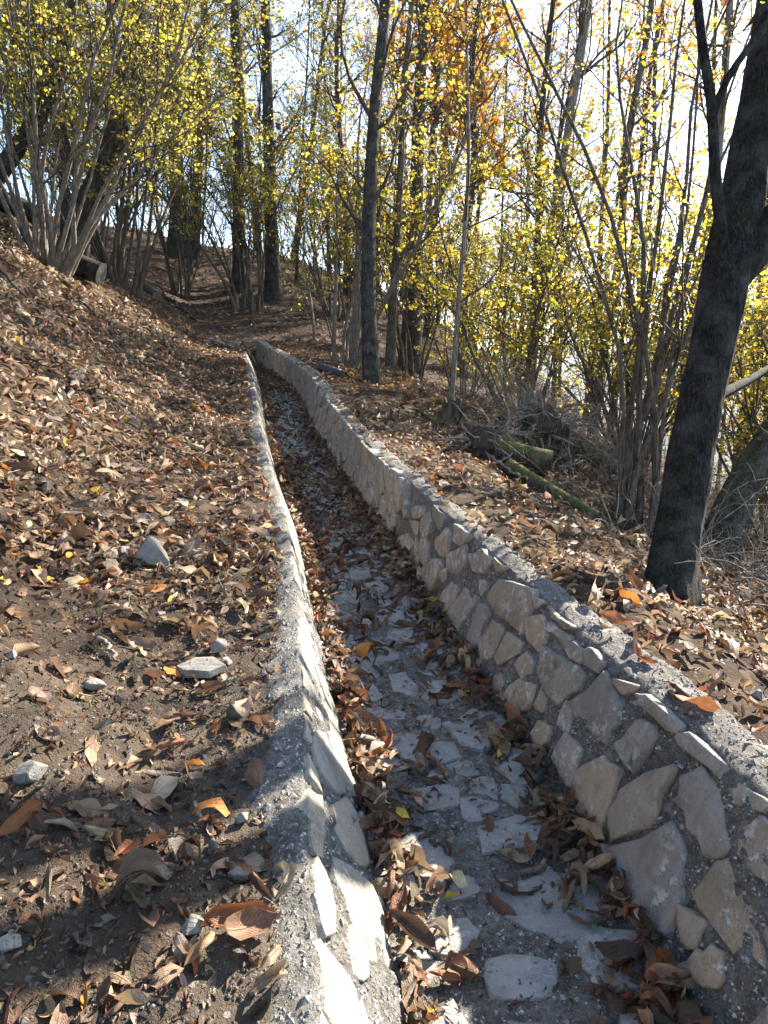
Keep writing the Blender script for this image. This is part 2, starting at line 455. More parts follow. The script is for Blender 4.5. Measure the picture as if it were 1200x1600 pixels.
# ------------------------------------------------------------------ channel floor and walls
def surf_floor(Y, a):                # a: 0 at the left wall, 1 at the right wall
    X = FL0(Y) * (1 - a) + FR0(Y) * a
    return np.stack([X, Y, FZ(Y) - .03 * np.sin(np.pi * np.clip(a, 0, 1))], -1)
def surf_right(Y, h):                # h: 0 at the floor, 1 at the top edge
    X = FR0(Y) * (1 - h) + FR1(Y) * h
    return np.stack([X, Y, FZ(Y) + HR * h], -1)
def surf_left(Y, h):
    X = FL0(Y) * (1 - h) + FL1(Y) * h
    return np.stack([X, Y, FZ(Y) + HL * h], -1)
def frame_of(S, Y, b, e=.02):
    P = S(Y, b)
    tu = S(Y + e, b) - S(Y - e, b); tv = S(Y, b + e) - S(Y, b - e)
    n = np.cross(tu, tv); n /= np.linalg.norm(n, axis=-1, keepdims=True)
    return P, n
SIGN = {surf_floor: -1, surf_right: -1, surf_left: 1}

STRIPS = {}
def strip(name, Ys, prof, mat, parent, amp=.012, fs=14):
    """prof(Y) -> (len(Y), k, 3) profile points; displaced with noise along approximate normals"""
    P = prof(Ys)
    n, k = P.shape[:2]
    tu = np.gradient(P, axis=0); tv = np.gradient(P, axis=1)
    N = np.cross(tu, tv); N /= np.linalg.norm(N, axis=-1, keepdims=True) + 1e-9
    d = amp * fbm(P[..., 0] * fs, P[..., 1] * fs, P[..., 2] * fs, 3) + amp * 1.5 * fbm(P[..., 0] * 3.3, P[..., 1] * 3.3, P[..., 2] * 3.3, 2) + amp * .55 * fbm(P[..., 0] * 47, P[..., 1] * 47, P[..., 2] * 47, 2)
    P = P + N * d[..., None]
    STRIPS[name + str(len(STRIPS))] = (P, N)
    ix = np.arange(n * k).reshape(n, k)
    f = np.stack([ix[:-1, :-1], ix[:-1, 1:], ix[1:, 1:], ix[1:, :-1]], -1).reshape(-1, 4)
    return obj(name, mesh_np(name, P.reshape(-1, 3), f, mat=mat), parent)

Yc = np.concatenate([np.arange(-1.5, .9, .1), spaced(.9, CH_END, .011, 1.006)])
channel = empty('channel_floor', (0, 0, 0), 'stone paved floor of the water channel', kind='structure')
strip('mortar_bed', Yc, lambda Y: np.stack([surf_floor(Y, np.full_like(Y, a)) for a in np.linspace(-.08, 1.08, 48)], 1), M['floor_mortar'], channel, .007, 20)

wallR = empty('stone_wall', (float(FR1(3.0)), 3.0, float(FZ(3.0))), 'tall stone and mortar channel wall in shade, below the leaning dark tree', 'wall', 'channel walls')
wallL = empty('stone_wall', (float(FL1(3.0)), 3.0, float(FZ(3.0))), 'low pale sunlit stone channel wall flush with the leafy bank', 'wall', 'channel walls')

def profR(Y):
    pts = []
    for h in np.linspace(-.12, .94, 36): pts.append(surf_right(Y, np.full_like(Y, h)))
    z = FZ(Y)
    for t in np.linspace(.06, 1.0, 14):
        X = FR1(Y) * (1 - t) + FR2(Y) * t
        bul = .018 * math.sin(math.pi * t) - (.015 if t > .9 else 0)
        pts.append(np.stack([X, Y, z + HR + bul - .004], -1))
    for k, (dx, dz) in enumerate([(.03, -.06), (.05, -.14), (.07, -.3)]):
        pts.append(np.stack([FR2(Y) + dx, Y, z + HR + dz], -1))
    return np.stack(pts, 1)
def profL(Y):
    pts = []
    for h in np.linspace(-.12, .93, 30): pts.append(surf_left(Y, np.full_like(Y, h)))
    z = FZ(Y)
    wid = .125 + .05 * (1 - sstep(1.9, 3.6, Y)) + .02 * vnoise(Y * 1.7, Y * 0 + 3.3) + .015 * vnoise(Y * 6, Y * 0 + 8.3)
    for t in np.linspace(.05, 1.0, 14):
        pts.append(np.stack([FL1(Y) - wid * t, Y, z + HL + .004 * math.sin(math.pi * t) + .006 - .035 * t * t], -1))
    for dx, dz in [(.04, -.08), (.06, -.25)]:
        pts.append(np.stack([FL1(Y) - wid - dx, Y, z + HL + dz], -1))
    return np.stack(pts, 1)[:, ::-1]

def put_origin(o, root):             # geometry is in world coordinates: undo the parent's place
    o.location = (-root.location.x, -root.location.y, -root.location.z)
mR = strip('mortar', Yc[Yc > -1.4], profR, M['mortar'], wallR, .009, 15); put_origin(mR, wallR)
mL = strip('mortar', Yc[(Yc > -1.4) & (Yc < 16.4)], profL, M['mortar'], wallL, .008, 15); put_origin(mL, wallL)

def aggregate(key, parent, N, ymax, cols, flip, seed, smin=.0014, big=.0021):
    """coarse grains of the mortar standing proud of its surface"""
    P, Nn = STRIPS[key]; r = np.random.default_rng(seed)
    rows = np.where((P[:, 0, 1] > 1.0) & (P[:, 0, 1] < ymax))[0]
    i = r.integers(rows[0], rows[-1], N); j = r.uniform(cols[0], cols[1], N); j0 = np.minimum(j.astype(int), P.shape[1] - 2); f = (j - j0)[:, None]
    a_ = r.uniform(0, 1, (N, 1))
    q_ = (P[i, j0] * (1 - f) + P[i, j0 + 1] * f) * (1 - a_) + (P[i + 1, j0] * (1 - f) + P[i + 1, j0 + 1] * f) * a_
    s_ = r.gamma(1.5, big, N) + smin
    nn = Nn[i, j0] * flip
    O = np.array([(1, 0, 0), (-1, 0, 0), (0, 1, 0), (0, -1, 0), (0, 0, .8), (0, 0, -.8)], float)
    V = O[None] * r.uniform(.55, 1.3, (N, 6, 1)) * s_[:, None, None]
    an = r.uniform(0, 6.28, N); ca, sa = np.cos(an)[:, None], np.sin(an)[:, None]
    V = np.stack([V[..., 0] * ca - V[..., 1] * sa, V[..., 0] * sa + V[..., 1] * ca, V[..., 2]], -1) + (q_ + nn * (s_ * .15)[:, None])[:, None]
    T = np.array([(0, 2, 4), (2, 1, 4), (1, 3, 4), (3, 0, 4), (2, 0, 5), (1, 2, 5), (3, 1, 5), (0, 3, 5)])
    F = (np.arange(N)[:, None, None] * 6 + T[None]).reshape(-1, 3)
    o = obj('aggregate', mesh_np('aggregate', V.reshape(-1, 3) - np.array(parent.location), None, F, M['grain'], smooth=False), parent)
    tag(o, kind='stuff')
print(list(STRIPS), [v[0].shape for v in STRIPS.values()])
ks = list(STRIPS)
aggregate(ks[0], channel, 7500, 3.8, (2, 45), 1, 1)
aggregate(ks[1], wallR, 9000, 3.8, (3, 52), 1, 2)
aggregate(ks[2], wallL, 8000, 3.8, (1, 42), 1, 3)

# stones: polygons in (Y, b) of a surface, given real thickness
def clip_poly(poly, p, n):
    out = []
    for i in range(len(poly)):
        a, b = poly[i], poly[(i + 1) % len(poly)]
        da, db = np.dot(a - p, n), np.dot(b - p, n)
        if da <= 0: out.append(a)
        if da * db < 0: out.append(a + (b - a) * (da / (da - db)))
    return out

def cells(y0, y1, width, size_fn, seed, jit=.42):
    """jittered cell layout of a strip (metres): Y in y0..y1, v in 0..width"""
    r = np.random.default_rng(seed); pts = []; y = y0
    row = 0
    while y < y1:
        s = size_fn(y); n = max(2, int(round(width / s)))
        for i in range(n):
            v = (i + .5 + (.25 if row % 2 else -.25)) * width / n
            pts.append((y + r.uniform(-jit, jit) * s * 1.1, v + r.uniform(-jit, jit) * width / n))
        y += s * 1.05; row += 1
    pts = np.array(pts); polys = []
    for i, p in enumerate(pts):
        d = np.linalg.norm(pts - p, axis=1); nb = np.argsort(d)[1:14]
        poly = [np.array(q_, float) for q_ in ((p[0] - .6, 0), (p[0] + .6, 0), (p[0] + .6, width), (p[0] - .6, width))]
        for j in nb:
            m = (p + pts[j]) / 2; n_ = pts[j] - p
            poly = clip_poly(poly, m, n_)
            if len(poly) < 3: break
        if len(poly) >= 3: polys.append(np.array(poly))
    return polys

def stone_mesh(S, poly, bscale, thick, inset, seed, gap=.0):
    """poly: (n,2) of (Y, b); b in surface units, bscale metres per b unit"""
    r = np.random.default_rng(seed)
    P = np.array(poly, float) * np.array([1, bscale])
    c = P.mean(0)
    if np.sum(P[:, 0] * np.roll(P[:, 1], -1) - np.roll(P[:, 0], -1) * P[:, 1]) < 0: P = P[::-1]
    size = np.sqrt(np.abs(np.sum(P[:, 0] * np.roll(P[:, 1], -1) - np.roll(P[:, 0], -1) * P[:, 1])) / 2)
    if gap: 
        d = P - c; L = np.linalg.norm(d, axis=1, keepdims=True)
        P = c + d * np.maximum(.45, 1 - gap * r.uniform(.4, 1.7, (len(P), 1)) / L)
    Q = []
    for i in range(len(P)):
        a, b = P[i], P[(i + 1) % len(P)]
        Q.append(a + r.normal(0, .012 * size, 2))
        if np.linalg.norm(b - a) > .3 * size:
            Q.append((a + b) / 2 + r.normal(0, .06 * size, 2))
    Q = np.array(Q)
    Q = Q * .96 + (np.roll(Q, 1, 0) + np.roll(Q, -1, 0)) * .02                # worn corners
    Q = c + (Q - c) * 1.03; n = len(Q)
    tilt = r.normal(0, .05, 2) * (thick / .02) * .4
    def ring(k, h, jit=0):
        q_ = c + (Q - c) * k + r.normal(0, jit * size, (n, 2)) if jit else c + (Q - c) * k
        hh = h + (q_ - c) @ tilt * (1 if h > 0 else 0)
        return q_, hh
    layers = [ring(1.04, -.045), ring(1.0, thick * .45, .010), ring(1 - inset * .30, thick * .85, .012), ring(1 - inset * 1.3, thick, .015), ring(.50, thick * 1.10, .03)]
    pts2 = np.concatenate([l[0] for l in layers] + [c[None]])
    hs = np.concatenate([np.broadcast_to(l[1], n) for l in layers] + [np.array([thick * 1.12])])
    hs[n:] += r.normal(0, thick * .06, len(hs) - n) + thick * .45 * fbm(pts2[n:, 0] * 7 + seed, pts2[n:, 1] * 7, 3.0 + seed, 2) * (np.arange(n, len(hs)) >= 2 * n)
    base, nn = frame_of(S, pts2[:, 0], pts2[:, 1] / bscale)
    V = base + nn * SIGN[S] * hs[:, None]
    quads = []
    for k in range(4):
        for i in range(n):
            j = (i + 1) % n
            quads.append((k * n + i, k * n + j, (k + 1) * n + j, (k + 1) * n + i))
    tris = [(4 * n + i, 4 * n + (i + 1) % n, 5 * n) for i in range(n)]
    if SIGN[S] < 0:
        quads = [q_[::-1] for q_ in quads]; tris = [t[::-1] for t in tris]
    o = V.mean(0)
    return V - o, quads, tris, o

def add_stone(S, poly, bscale, mat, parent, thick, inset=.1, gap=.0, seed=0, label=None, name='stone'):
    V, qd, tr, o = stone_mesh(S, poly, bscale, thick, inset, seed, gap)
    me = mesh_np(name, V, qd, tr, mat, smooth=True)
    ob = obj(name, me, parent, tuple(o - np.array(parent.location)))
    if label: ob['label'] = label
    return ob

# (the nearest stones keep the outlines they have in the photograph, measured on the wall itself)
TRACED_R = [
    [(3.423, 0.638), (3.37, 0.864), (3.081, 0.99), (3.032, 0.982), (3.02, 0.648), (3.232, 0.608)],
    [(3.055, 0.958), (2.93, 0.99), (2.984, 0.893)],
    [(2.919, 0.99), (2.741, 0.99), (2.69, 0.99), (2.738, 0.93), (2.852, 0.937)],
    [(2.872, 0.851), (2.844, 0.916), (2.684, 0.928), (2.684, 0.824), (2.854, 0.826)],
    [(3.176, 0.276), (3.138, 0.555), (2.995, 0.583), (2.995, 0.497), (3.122, 0.237)],
    [(2.864, 0.693), (2.627, 0.777), (2.525, 0.78), (2.516, 0.691), (2.605, 0.445), (2.82, 0.501)],
    [(2.684, 0.824), (2.657, 0.927), (2.58, 0.924), (2.546, 0.834), (2.634, 0.796)],
    [(2.576, 0.928), (2.527, 0.975), (2.443, 0.937), (2.444, 0.877), (2.537, 0.842)],
    [(2.999, 0.376), (2.94, 0.565), (2.855, 0.55), (2.846, 0.447), (2.899, 0.336)],
    [(2.539, 0.553), (2.415, 0.918), (2.367, 0.875), (2.285, 0.849), (2.264, 0.713), (2.261, 0.545), (2.462, 0.491)],
    [(2.368, 0.92), (2.259, 0.99), (2.248, 0.957), (2.28, 0.888), (2.352, 0.891)],
    [(2.245, 0.949), (2.192, 0.99), (2.022, 0.99), (2.007, 0.949), (2.046, 0.911), (2.212, 0.908)],
    [(2.017, 0.937), (1.984, 0.988), (1.815, 0.982), (1.809, 0.915), (1.874, 0.912), (1.994, 0.894)],
    [(2.229, 0.597), (2.181, 0.823), (2.113, 0.872), (2.086, 0.799), (2.111, 0.638), (2.101, 0.564), (2.167, 0.564)],
    [(2.717, 0.094), (2.693, 0.226), (2.599, 0.29), (2.581, 0.18), (2.654, 0.062)],
    [(4.09, 0.046), (3.898, 0.456), (3.783, 0.454), (3.791, 0.27), (3.917, 0.056)],
    [(3.845, 0.116), (3.707, 0.53), (3.543, 0.574), (3.536, 0.479), (3.631, 0.108)],
    [(3.528, 0.117), (3.49, 0.534), (3.378, 0.578), (3.388, 0.344), (3.394, 0.094)],
    [(4.33, 0.677), (4.175, 0.885), (4.104, 0.852), (4.096, 0.575), (4.32, 0.545)],
    [(4.088, 0.637), (3.851, 0.9), (3.778, 0.774), (3.838, 0.59), (4.002, 0.491)],
    [(4.621, -0.008), (4.285, 0.449), (4.119, 0.465), (4.206, 0.052), (4.508, -0.05)],
    [(3.779, 0.842), (3.62, 0.99), (3.491, 0.973), (3.535, 0.811), (3.683, 0.72)],
    [(5.231, 0.088), (4.944, 0.375), (4.742, 0.343), (4.95, 0.056)],
    [(4.944, 0.71), (4.66, 0.899), (4.628, 0.791), (4.834, 0.637)],
    [(3.39, 0.245), (3.294, 0.523), (3.183, 0.53), (3.213, 0.223), (3.291, 0.114)],
    [(3.049, 0.767), (2.915, 0.91), (2.858, 0.877), (2.856, 0.632), (2.979, 0.627)],
    [(3.002, 0.078), (2.93, 0.331), (2.8, 0.412), (2.805, 0.185), (2.92, 0.052)],
    [(2.353, 0.271), (2.259, 0.475), (2.175, 0.509), (2.139, 0.258), (2.118, 0.11), (2.211, 0.043), (2.307, 0.028), (2.354, 0.173)],
    [(2.131, 0.271), (2.124, 0.416), (1.979, 0.785), (1.972, 0.74), (1.982, 0.574), (1.961, 0.424), (2.076, 0.13)],
    [(1.942, 0.767), (1.894, 0.892), (1.808, 0.876), (1.781, 0.827), (1.694, 0.701), (1.707, 0.642), (1.747, 0.564), (1.831, 0.585), (1.921, 0.635)],
    [(2.06, 0.111), (1.894, 0.54), (1.849, 0.53), (1.797, 0.43), (1.733, 0.125), (1.766, 0.076), (1.909, 0.047), (2.029, 0.073)],
    [(1.686, 0.652), (1.622, 0.616), (1.539, 0.624), (1.465, 0.447), (1.502, 0.371), (1.629, 0.373), (1.722, 0.392), (1.71, 0.475)],
    [(1.721, 0.793), (1.673, 0.926), (1.643, 0.924), (1.551, 0.728), (1.608, 0.699), (1.675, 0.707)],
    [(1.664, 0.079), (1.636, 0.223), (1.608, 0.303), (1.572, 0.324), (1.534, 0.258), (1.573, 0.128), (1.639, 0.04)],
    [(2.52, 0.084), (2.493, 0.375), (2.373, 0.376), (2.372, 0.296), (2.347, 0.118), (2.43, 0.102)],
    [(1.786, 0.907), (1.768, 0.969), (1.683, 0.99), (1.671, 0.94), (1.745, 0.866)]]
TRACED_F = [
    [(2.684, 0.058), (2.806, 0.181), (2.831, 0.42), (2.66, 0.484), (2.571, 0.371), (2.56, 0.154)],
    [(2.897, 0.61), (2.994, 0.822), (2.938, 0.977), (2.78, 0.928), (2.696, 0.747), (2.731, 0.65)],
    [(3.143, 0.054), (3.222, 0.157), (3.222, 0.289), (2.966, 0.435), (2.924, 0.292), (2.966, 0.101)],
    [(3.323, 0.417), (3.358, 0.53), (3.222, 0.575), (3.112, 0.515), (3.174, 0.406)],
    [(2.446, 0.244), (2.497, 0.451), (2.466, 0.527), (2.388, 0.496), (2.35, 0.348), (2.369, 0.254)],
    [(3.239, 0.603), (3.255, 0.72), (3.272, 0.928), (3.112, 0.834), (3.052, 0.64), (3.112, 0.558)],
    [(2.486, 0.744), (2.466, 0.89), (2.369, 0.875), (2.35, 0.749), (2.407, 0.707)],
    [(2.261, 0.528), (2.313, 0.747), (2.21, 0.888), (2.161, 0.799), (2.145, 0.511)],
    [(2.025, 0.535), (2.054, 0.743), (2.011, 0.985), (1.878, 0.888), (1.794, 0.663), (1.878, 0.499)],
    [(1.853, 0.145), (1.878, 0.332), (1.829, 0.369), (1.76, 0.277), (1.749, 0.142)],
    [(3.682, 0.753), (3.601, 0.973), (3.447, 0.865), (3.485, 0.712)],
    [(3.998, 0.377), (3.95, 0.502), (3.834, 0.435), (3.879, 0.34)],
    [(1.738, 0.36), (1.754, 0.537), (1.716, 0.623), (1.624, 0.526), (1.624, 0.33)],
    [(4.56, 0.503), (4.592, 0.665), (4.436, 0.719), (4.261, 0.531)],
    [(3.856, 0.572), (3.834, 0.749), (3.682, 0.678), (3.724, 0.512)]]
TRACED_L = [
    [(1.86, 1.0), (1.937, 0.813), (1.767, 0.824), (1.66, 0.884), (1.622, 1.0), (1.724, 1.0)],
    [(1.576, 1.0), (1.632, 0.951), (1.597, 0.81), (1.457, 0.81), (1.402, 0.923), (1.471, 1.0)],
    [(2.188, 0.886), (2.37, 0.63), (2.281, 0.35), (2.112, 0.524), (2.045, 0.821)],
    [(1.992, 0.65), (2.192, 0.358), (2.206, 0.088), (2.002, 0.113), (1.877, 0.374), (1.865, 0.694)],
    [(1.727, 0.755), (1.904, 0.141), (1.825, 0.015), (1.679, 0.015), (1.533, 0.386), (1.607, 0.565), (1.661, 0.729)],
    [(1.559, 0.62), (1.64, 0.488), (1.596, 0.4), (1.492, 0.437), (1.405, 0.662)],
    [(3.257, 0.974), (3.8, 0.354), (3.401, 0.08), (2.96, 0.53), (2.992, 0.883)],
    [(2.574, 1.0), (2.593, 0.751), (2.447, 0.848), (2.421, 1.0)]]
for i, p in enumerate(TRACED_R):
    add_stone(surf_right, p, .54, M['stone'], wallR, .016, .09, 0, 100 + i)
for i, p in enumerate(TRACED_F):
    add_stone(surf_floor, p, .72, M['paving'], channel, .010, .06, 0, 300 + i)
for i, p in enumerate(TRACED_L):
    add_stone(surf_left, p, .44, M['stone_pale'], wallL, .007, .07, 0, 500 + i)

def inside(p, t):
    n = len(t); r_ = False; j = n - 1
    for i in range(n):
        if (t[i][1] > p[1]) != (t[j][1] > p[1]) and p[0] < (t[j][0] - t[i][0]) * (p[1] - t[i][1]) / (t[j][1] - t[i][1]) + t[i][0]: r_ = not r_
        j = i
    return r_
def centroid_ok(poly, traced, pad):
    """keep a filler stone only where it does not run into a traced one"""
    c = poly.mean(0)
    for t in traced:
        if inside(c, t): return False
        if any(inside(c + (q_ - c) * .72, t) for q_ in poly): return False
        if any(inside(np.array(q_), [tuple(v) for v in c + (poly - c) * .85]) for q_ in t): return False
    return True
RY = max([max(q_[0] for q_ in p) for p in TRACED_R] + [1.0]); FY = max([max(q_[0] for q_ in p) for p in TRACED_F] + [1.0]); LY = max([max(q_[0] for q_ in p) for p in TRACED_L] + [1.0])
PLACED = {}
def fill(S, y0, y1, wid, size, mat, parent, thick, gap, seed, drop, traced=(), pad=(0.02, .08)):
    n = 0; r = random.Random(seed); done = PLACED.setdefault(parent.name, [])
    for i, p in enumerate(cells(y0, y1, wid, size, seed)):
        if r.random() < drop: continue
        p = p / np.array([1, wid])
        if len(traced) and not centroid_ok(p, traced, np.array(pad)): continue
        ob = add_stone(S, p, wid, mat, parent, thick * r.uniform(.6, 1.5), .09, gap, seed * 1000 + i); n += 1; done.append([tuple(v) for v in p])
    return n
nR = fill(surf_right, -1.2, 17.9, .54, lambda y: .17 + .006 * max(0, y - 4), M['stone'], wallR, .019, .005, 3, .04, TRACED_R)
nF = fill(surf_floor, -1.2, 17.6, .72, lambda y: .20 + .004 * max(0, y - 4), M['paving'], channel, .009, .009, 5, .10, TRACED_F, (.03, .05))
nL = fill(surf_left, -1.2, 16.2, .44, lambda y: .20 + .006 * max(0, y - 4), M['stone_pale'], wallL, .007, .006, 7, .06, TRACED_L, (.03, .1))
def near_of(lst, ymax): return [p for p in lst if min(q_[0] for q_ in p) < ymax]
nR += fill(surf_right, 1.2, 4.8, .54, lambda y: .085, M['stone'], wallR, .012, .006, 13, .05, near_of(TRACED_R + PLACED[wallR.name], 5.2))
nF += fill(surf_floor, 1.2, 4.6, .72, lambda y: .11, M['paving'], channel, .004, .009, 15, .10, near_of(TRACED_F + PLACED[channel.name], 5.0))
nL += fill(surf_left, 1.0, 4.0, .44, lambda y: .085, M['stone_pale'], wallL, .006, .006, 17, .1, near_of(TRACED_L + PLACED[wallL.name], 4.4))
print('stones', nR, nF, nL)

# ------------------------------------------------------------------ trees
def nrm(v): return v / (np.linalg.norm(v, axis=-1, keepdims=True) + 1e-9)

def grow(starts, dirs, L, r0, r1, nseg, wander, up, r, droop=None):
    N = len(starts); P = np.zeros((N, nseg + 1, 3)); P[:, 0] = starts
    d = nrm(np.asarray(dirs, float)); L = np.broadcast_to(L, N)
    for s in range(nseg):
        d = nrm(d + r.normal(0, wander, (N, 3)) + np.array([0, 0, 1.0]) * up)
        P[:, s + 1] = P[:, s] + d * (L / nseg)[:, None]
    t = np.linspace(0, 1, nseg + 1)
    Rr = np.broadcast_to(r0, N)[:, None] * (1 - t) + np.broadcast_to(r1, N)[:, None] * t
    return P, Rr

def sprout(P, Rr, n, t0, t1, a0, a1, r):
    """n side shoots per parent polyline"""
    N, S = P.shape[:2]
    t = r.uniform(t0, t1, (N, n)) * (S - 1)
    i = np.minimum(t.astype(int), S - 2); f = (t - i)[..., None]
    ar = np.arange(N)[:, None]
    p = P[ar, i] * (1 - f) + P[ar, i + 1] * f
    rad = Rr[ar, i] * (1 - f[..., 0]) + Rr[ar, i + 1] * f[..., 0]
    tg = nrm(P[ar, i + 1] - P[ar, i])
    perp = nrm(np.cross(tg, r.normal(0, 1, tg.shape)))
    a = r.uniform(a0, a1, (N, n, 1))
    d = tg * np.cos(a) + perp * np.sin(a)
    return p.reshape(-1, 3), d.reshape(-1, 3), rad.ravel(), (t / (S - 1)).ravel()

class Acc:
    def __init__(s): s.V = []; s.F = []; s.n = 0; s.C = []
    def tubes(s, P, Rr, k=5, bumpy=0, caps=False):
        N, S = P.shape[:2]
        tg = nrm(np.gradient(P, axis=1))
        ref = np.where(np.abs(nrm(P[:, -1] - P[:, 0])[:, 2:3]) > .8, np.array([[1.0, .1, 0]]), np.array([[0, 0, 1.0]]))[:, None, :]
        n1 = nrm(np.cross(tg, np.broadcast_to(ref, tg.shape))); n2 = np.cross(tg, n1)
        a = np.arange(k) * 2 * np.pi / k
        rr = Rr[:, :, None] * np.ones(k)
        if bumpy:
            Q = P[:, :, None] + (np.cos(a)[:, None] * n1[:, :, None] + np.sin(a)[:, None] * n2[:, :, None]) * rr[..., None]
            rr = rr * (1 + bumpy * fbm(Q[..., 0] * 9, Q[..., 1] * 9, Q[..., 2] * 2.2, 3))
        V = P[:, :, None] + (np.cos(a)[:, None] * n1[:, :, None] + np.sin(a)[:, None] * n2[:, :, None]) * rr[..., None]
        ix = s.n + np.arange(N * S * k).reshape(N, S, k)
        j = np.roll(ix, -1, 2)
        F = np.stack([ix[:, :-1], j[:, :-1], j[:, 1:], ix[:, 1:]], -1).reshape(-1, 4)
        s.V.append(V.reshape(-1, 3)); s.F.append(F); s.n += N * S * k
        return V
    def build(s, name, mat, parent, smooth=True):
        o = np.array(parent.location) if parent is not None else np.zeros(3)
        V = np.concatenate(s.V) - o
        colr = np.concatenate(s.C) if s.C else None
        return obj(name, mesh_np(name, V, np.concatenate(s.F), mat=mat, smooth=smooth, colr=colr), parent)

LEAF6 = np.array([(0, 0, 0), (.32, .40, .07), (.74, .29, .05), (1, 0, -.06), (.74, -.29, .05), (.32, -.40, .07)])
LEAF4 = np.array([(0, 0, 0), (.5, .40, .06), (1, 0, -.05), (.5, -.40, .06)])
def leaf_acc(acc, pos, size, colours, r, droop=.5):
    N = len(pos)
    far = pos[:, 1].mean() > 18
    d = nrm(r.normal(0, 1, (N, 3)) * np.array([1, 1, .6]) + np.array([0, 0, -droop]))
    s = nrm(np.cross(d, r.normal(0, 1, (N, 3)) * .55 + np.array([0, 0, 1.0])))
    u = np.cross(d, s)
    B = np.stack([d, s, u], 1) * size[:, None, None]
    if far:                                     # too small to show more than a blade
        V = np.einsum('vk,nkc->nvc', LEAF4, B) + pos[:, None]
        ix = acc.n + np.arange(N)[:, None] * 4
        acc.V.append(V.reshape(-1, 3)); acc.F.append(ix + np.array([0, 3, 2, 1])); acc.n += N * 4
        acc.C.append(np.repeat(colours, 4, 0)); return
    V = np.einsum('vk,nkc->nvc', LEAF6, B) + pos[:, None]
    ix = acc.n + np.arange(N)[:, None] * 6
    F = np.concatenate([ix + np.array([0, 3, 2, 1]), ix + np.array([0, 5, 4, 3])])
    acc.V.append(V.reshape(-1, 3)); acc.F.append(F); acc.n += N * 6
    acc.C.append(np.repeat(colours, 6, 0))

PAL = {
    'yellow': [(.62, .47, .05), (.48, .40, .05), (.62, .38, .035), (.38, .36, .05)],
    'lime': [(.50, .48, .055), (.40, .41, .06), (.62, .54, .07), (.30, .31, .05)],
    'olive': [(.30, .27, .065), (.38, .33, .065), (.22, .20, .05), (.48, .40, .06)],
    'orange': [(.66, .27, .03), (.70, .36, .035), (.58, .20, .025), (.66, .42, .04)],
    'rust': [(.36, .16, .05), (.45, .24, .05), (.28, .14, .06), (.55, .33, .05)],
}
def pick(pal, N, r):
    c = np.array(PAL[pal])[r.integers(0, 4, N)]
    c = c * r.uniform(.55, 1.2, (N, 1)); m = r.random(N) < .10; c[m] = np.array([.20, .11, .04]) * r.uniform(.6, 1.4, (int(m.sum()), 1)); return c

def foliage(root, P3, n, size, pal, r, pal2=None, share=.25, spread=.10, lo=.2):
    N, S = P3.shape[:2]
    live = np.where(r.random(N) < .55)[0]
    i = live[r.integers(0, len(live), n)]; t = r.uniform(lo, 1, n) ** .7 * (S - 1); k = np.minimum(t.astype(int), S - 2); f = (t - k)[:, None]
    pos = P3[i, k] * (1 - f) + P3[i, k + 1] * f + r.normal(0, spread * .5, (n, 3))
    c = pick(pal, n, r)
    if pal2:
        m = r.random(n) < share; c[m] = pick(pal2, int(m.sum()), r)
    a = Acc(); leaf_acc(a, pos, size * .68 * np.exp(r.normal(-.05, .34, n)), c, r)
    return a.build('crown', M['leaf'], root, False)

def resample(ctrl, n):
    c = np.array(ctrl, float)
    d = np.concatenate([[0], np.cumsum(np.linalg.norm(np.diff(c, axis=0), axis=1))])
    s = np.linspace(0, d[-1], n)
    P = np.stack([np.interp(s, d, c[:, k]) for k in range(3)], 1)
    for _ in range(2):
        P[1:-1] = P[1:-1] * .5 + (P[:-2] + P[2:]) * .25
    return P

def flare(Rr, S, amt=.7, length=.12):
    t = np.linspace(0, 1, S)
    return Rr * (1 + amt * np.exp(-t / length))

def crown_on(root, P, Rr, r, nb=26, bl=2.6, tmin=.25, nt=7, tl=.9, ns=3, sl=.35, leaves=2040, lsize=.09, pal='yellow', pal2=None, share=.25, br_mat='twig', up=.06, ang=(.6, 1.2), wander=.16, spread=.1):
    s0, d0, rad, t = sprout(P, Rr, nb, tmin, .98, *ang, r)
    L = bl * r.uniform(.45, 1.2, len(s0)) * (1.1 - .65 * t)
    Pb, Rb = grow(s0, d0, L, np.minimum(rad * .45, .038), .006, 7, wander, up, r)
    s1, d1, rad1, t1 = sprout(Pb, Rb, nt, .18, 1, .4, 1.05, r)
    Pt, Rt = grow(s1, d1, tl * r.uniform(.4, 1.2, len(s1)), np.maximum(rad1 * .55, .004), .0025, 3, .2, .04, r)
    a = Acc(); a.tubes(Pb, Rb, 4); a.tubes(Pt, Rt, 3)
    last = Pt
    if ns:
        s2, d2, rad2, t2 = sprout(Pt, Rt, ns, .2, 1, .4, 1.0, r)
        Ps, Rs = grow(s2, d2, sl * r.uniform(.4, 1.2, len(s2)), .0032, .002, 1, .2, .02, r)
        a.tubes(Ps, Rs, 3); last = Ps
    tag(a.build('branches', M[br_mat], root), kind='stuff')
    if leaves: foliage(root, last, leaves, lsize, pal, r, pal2, share, spread)

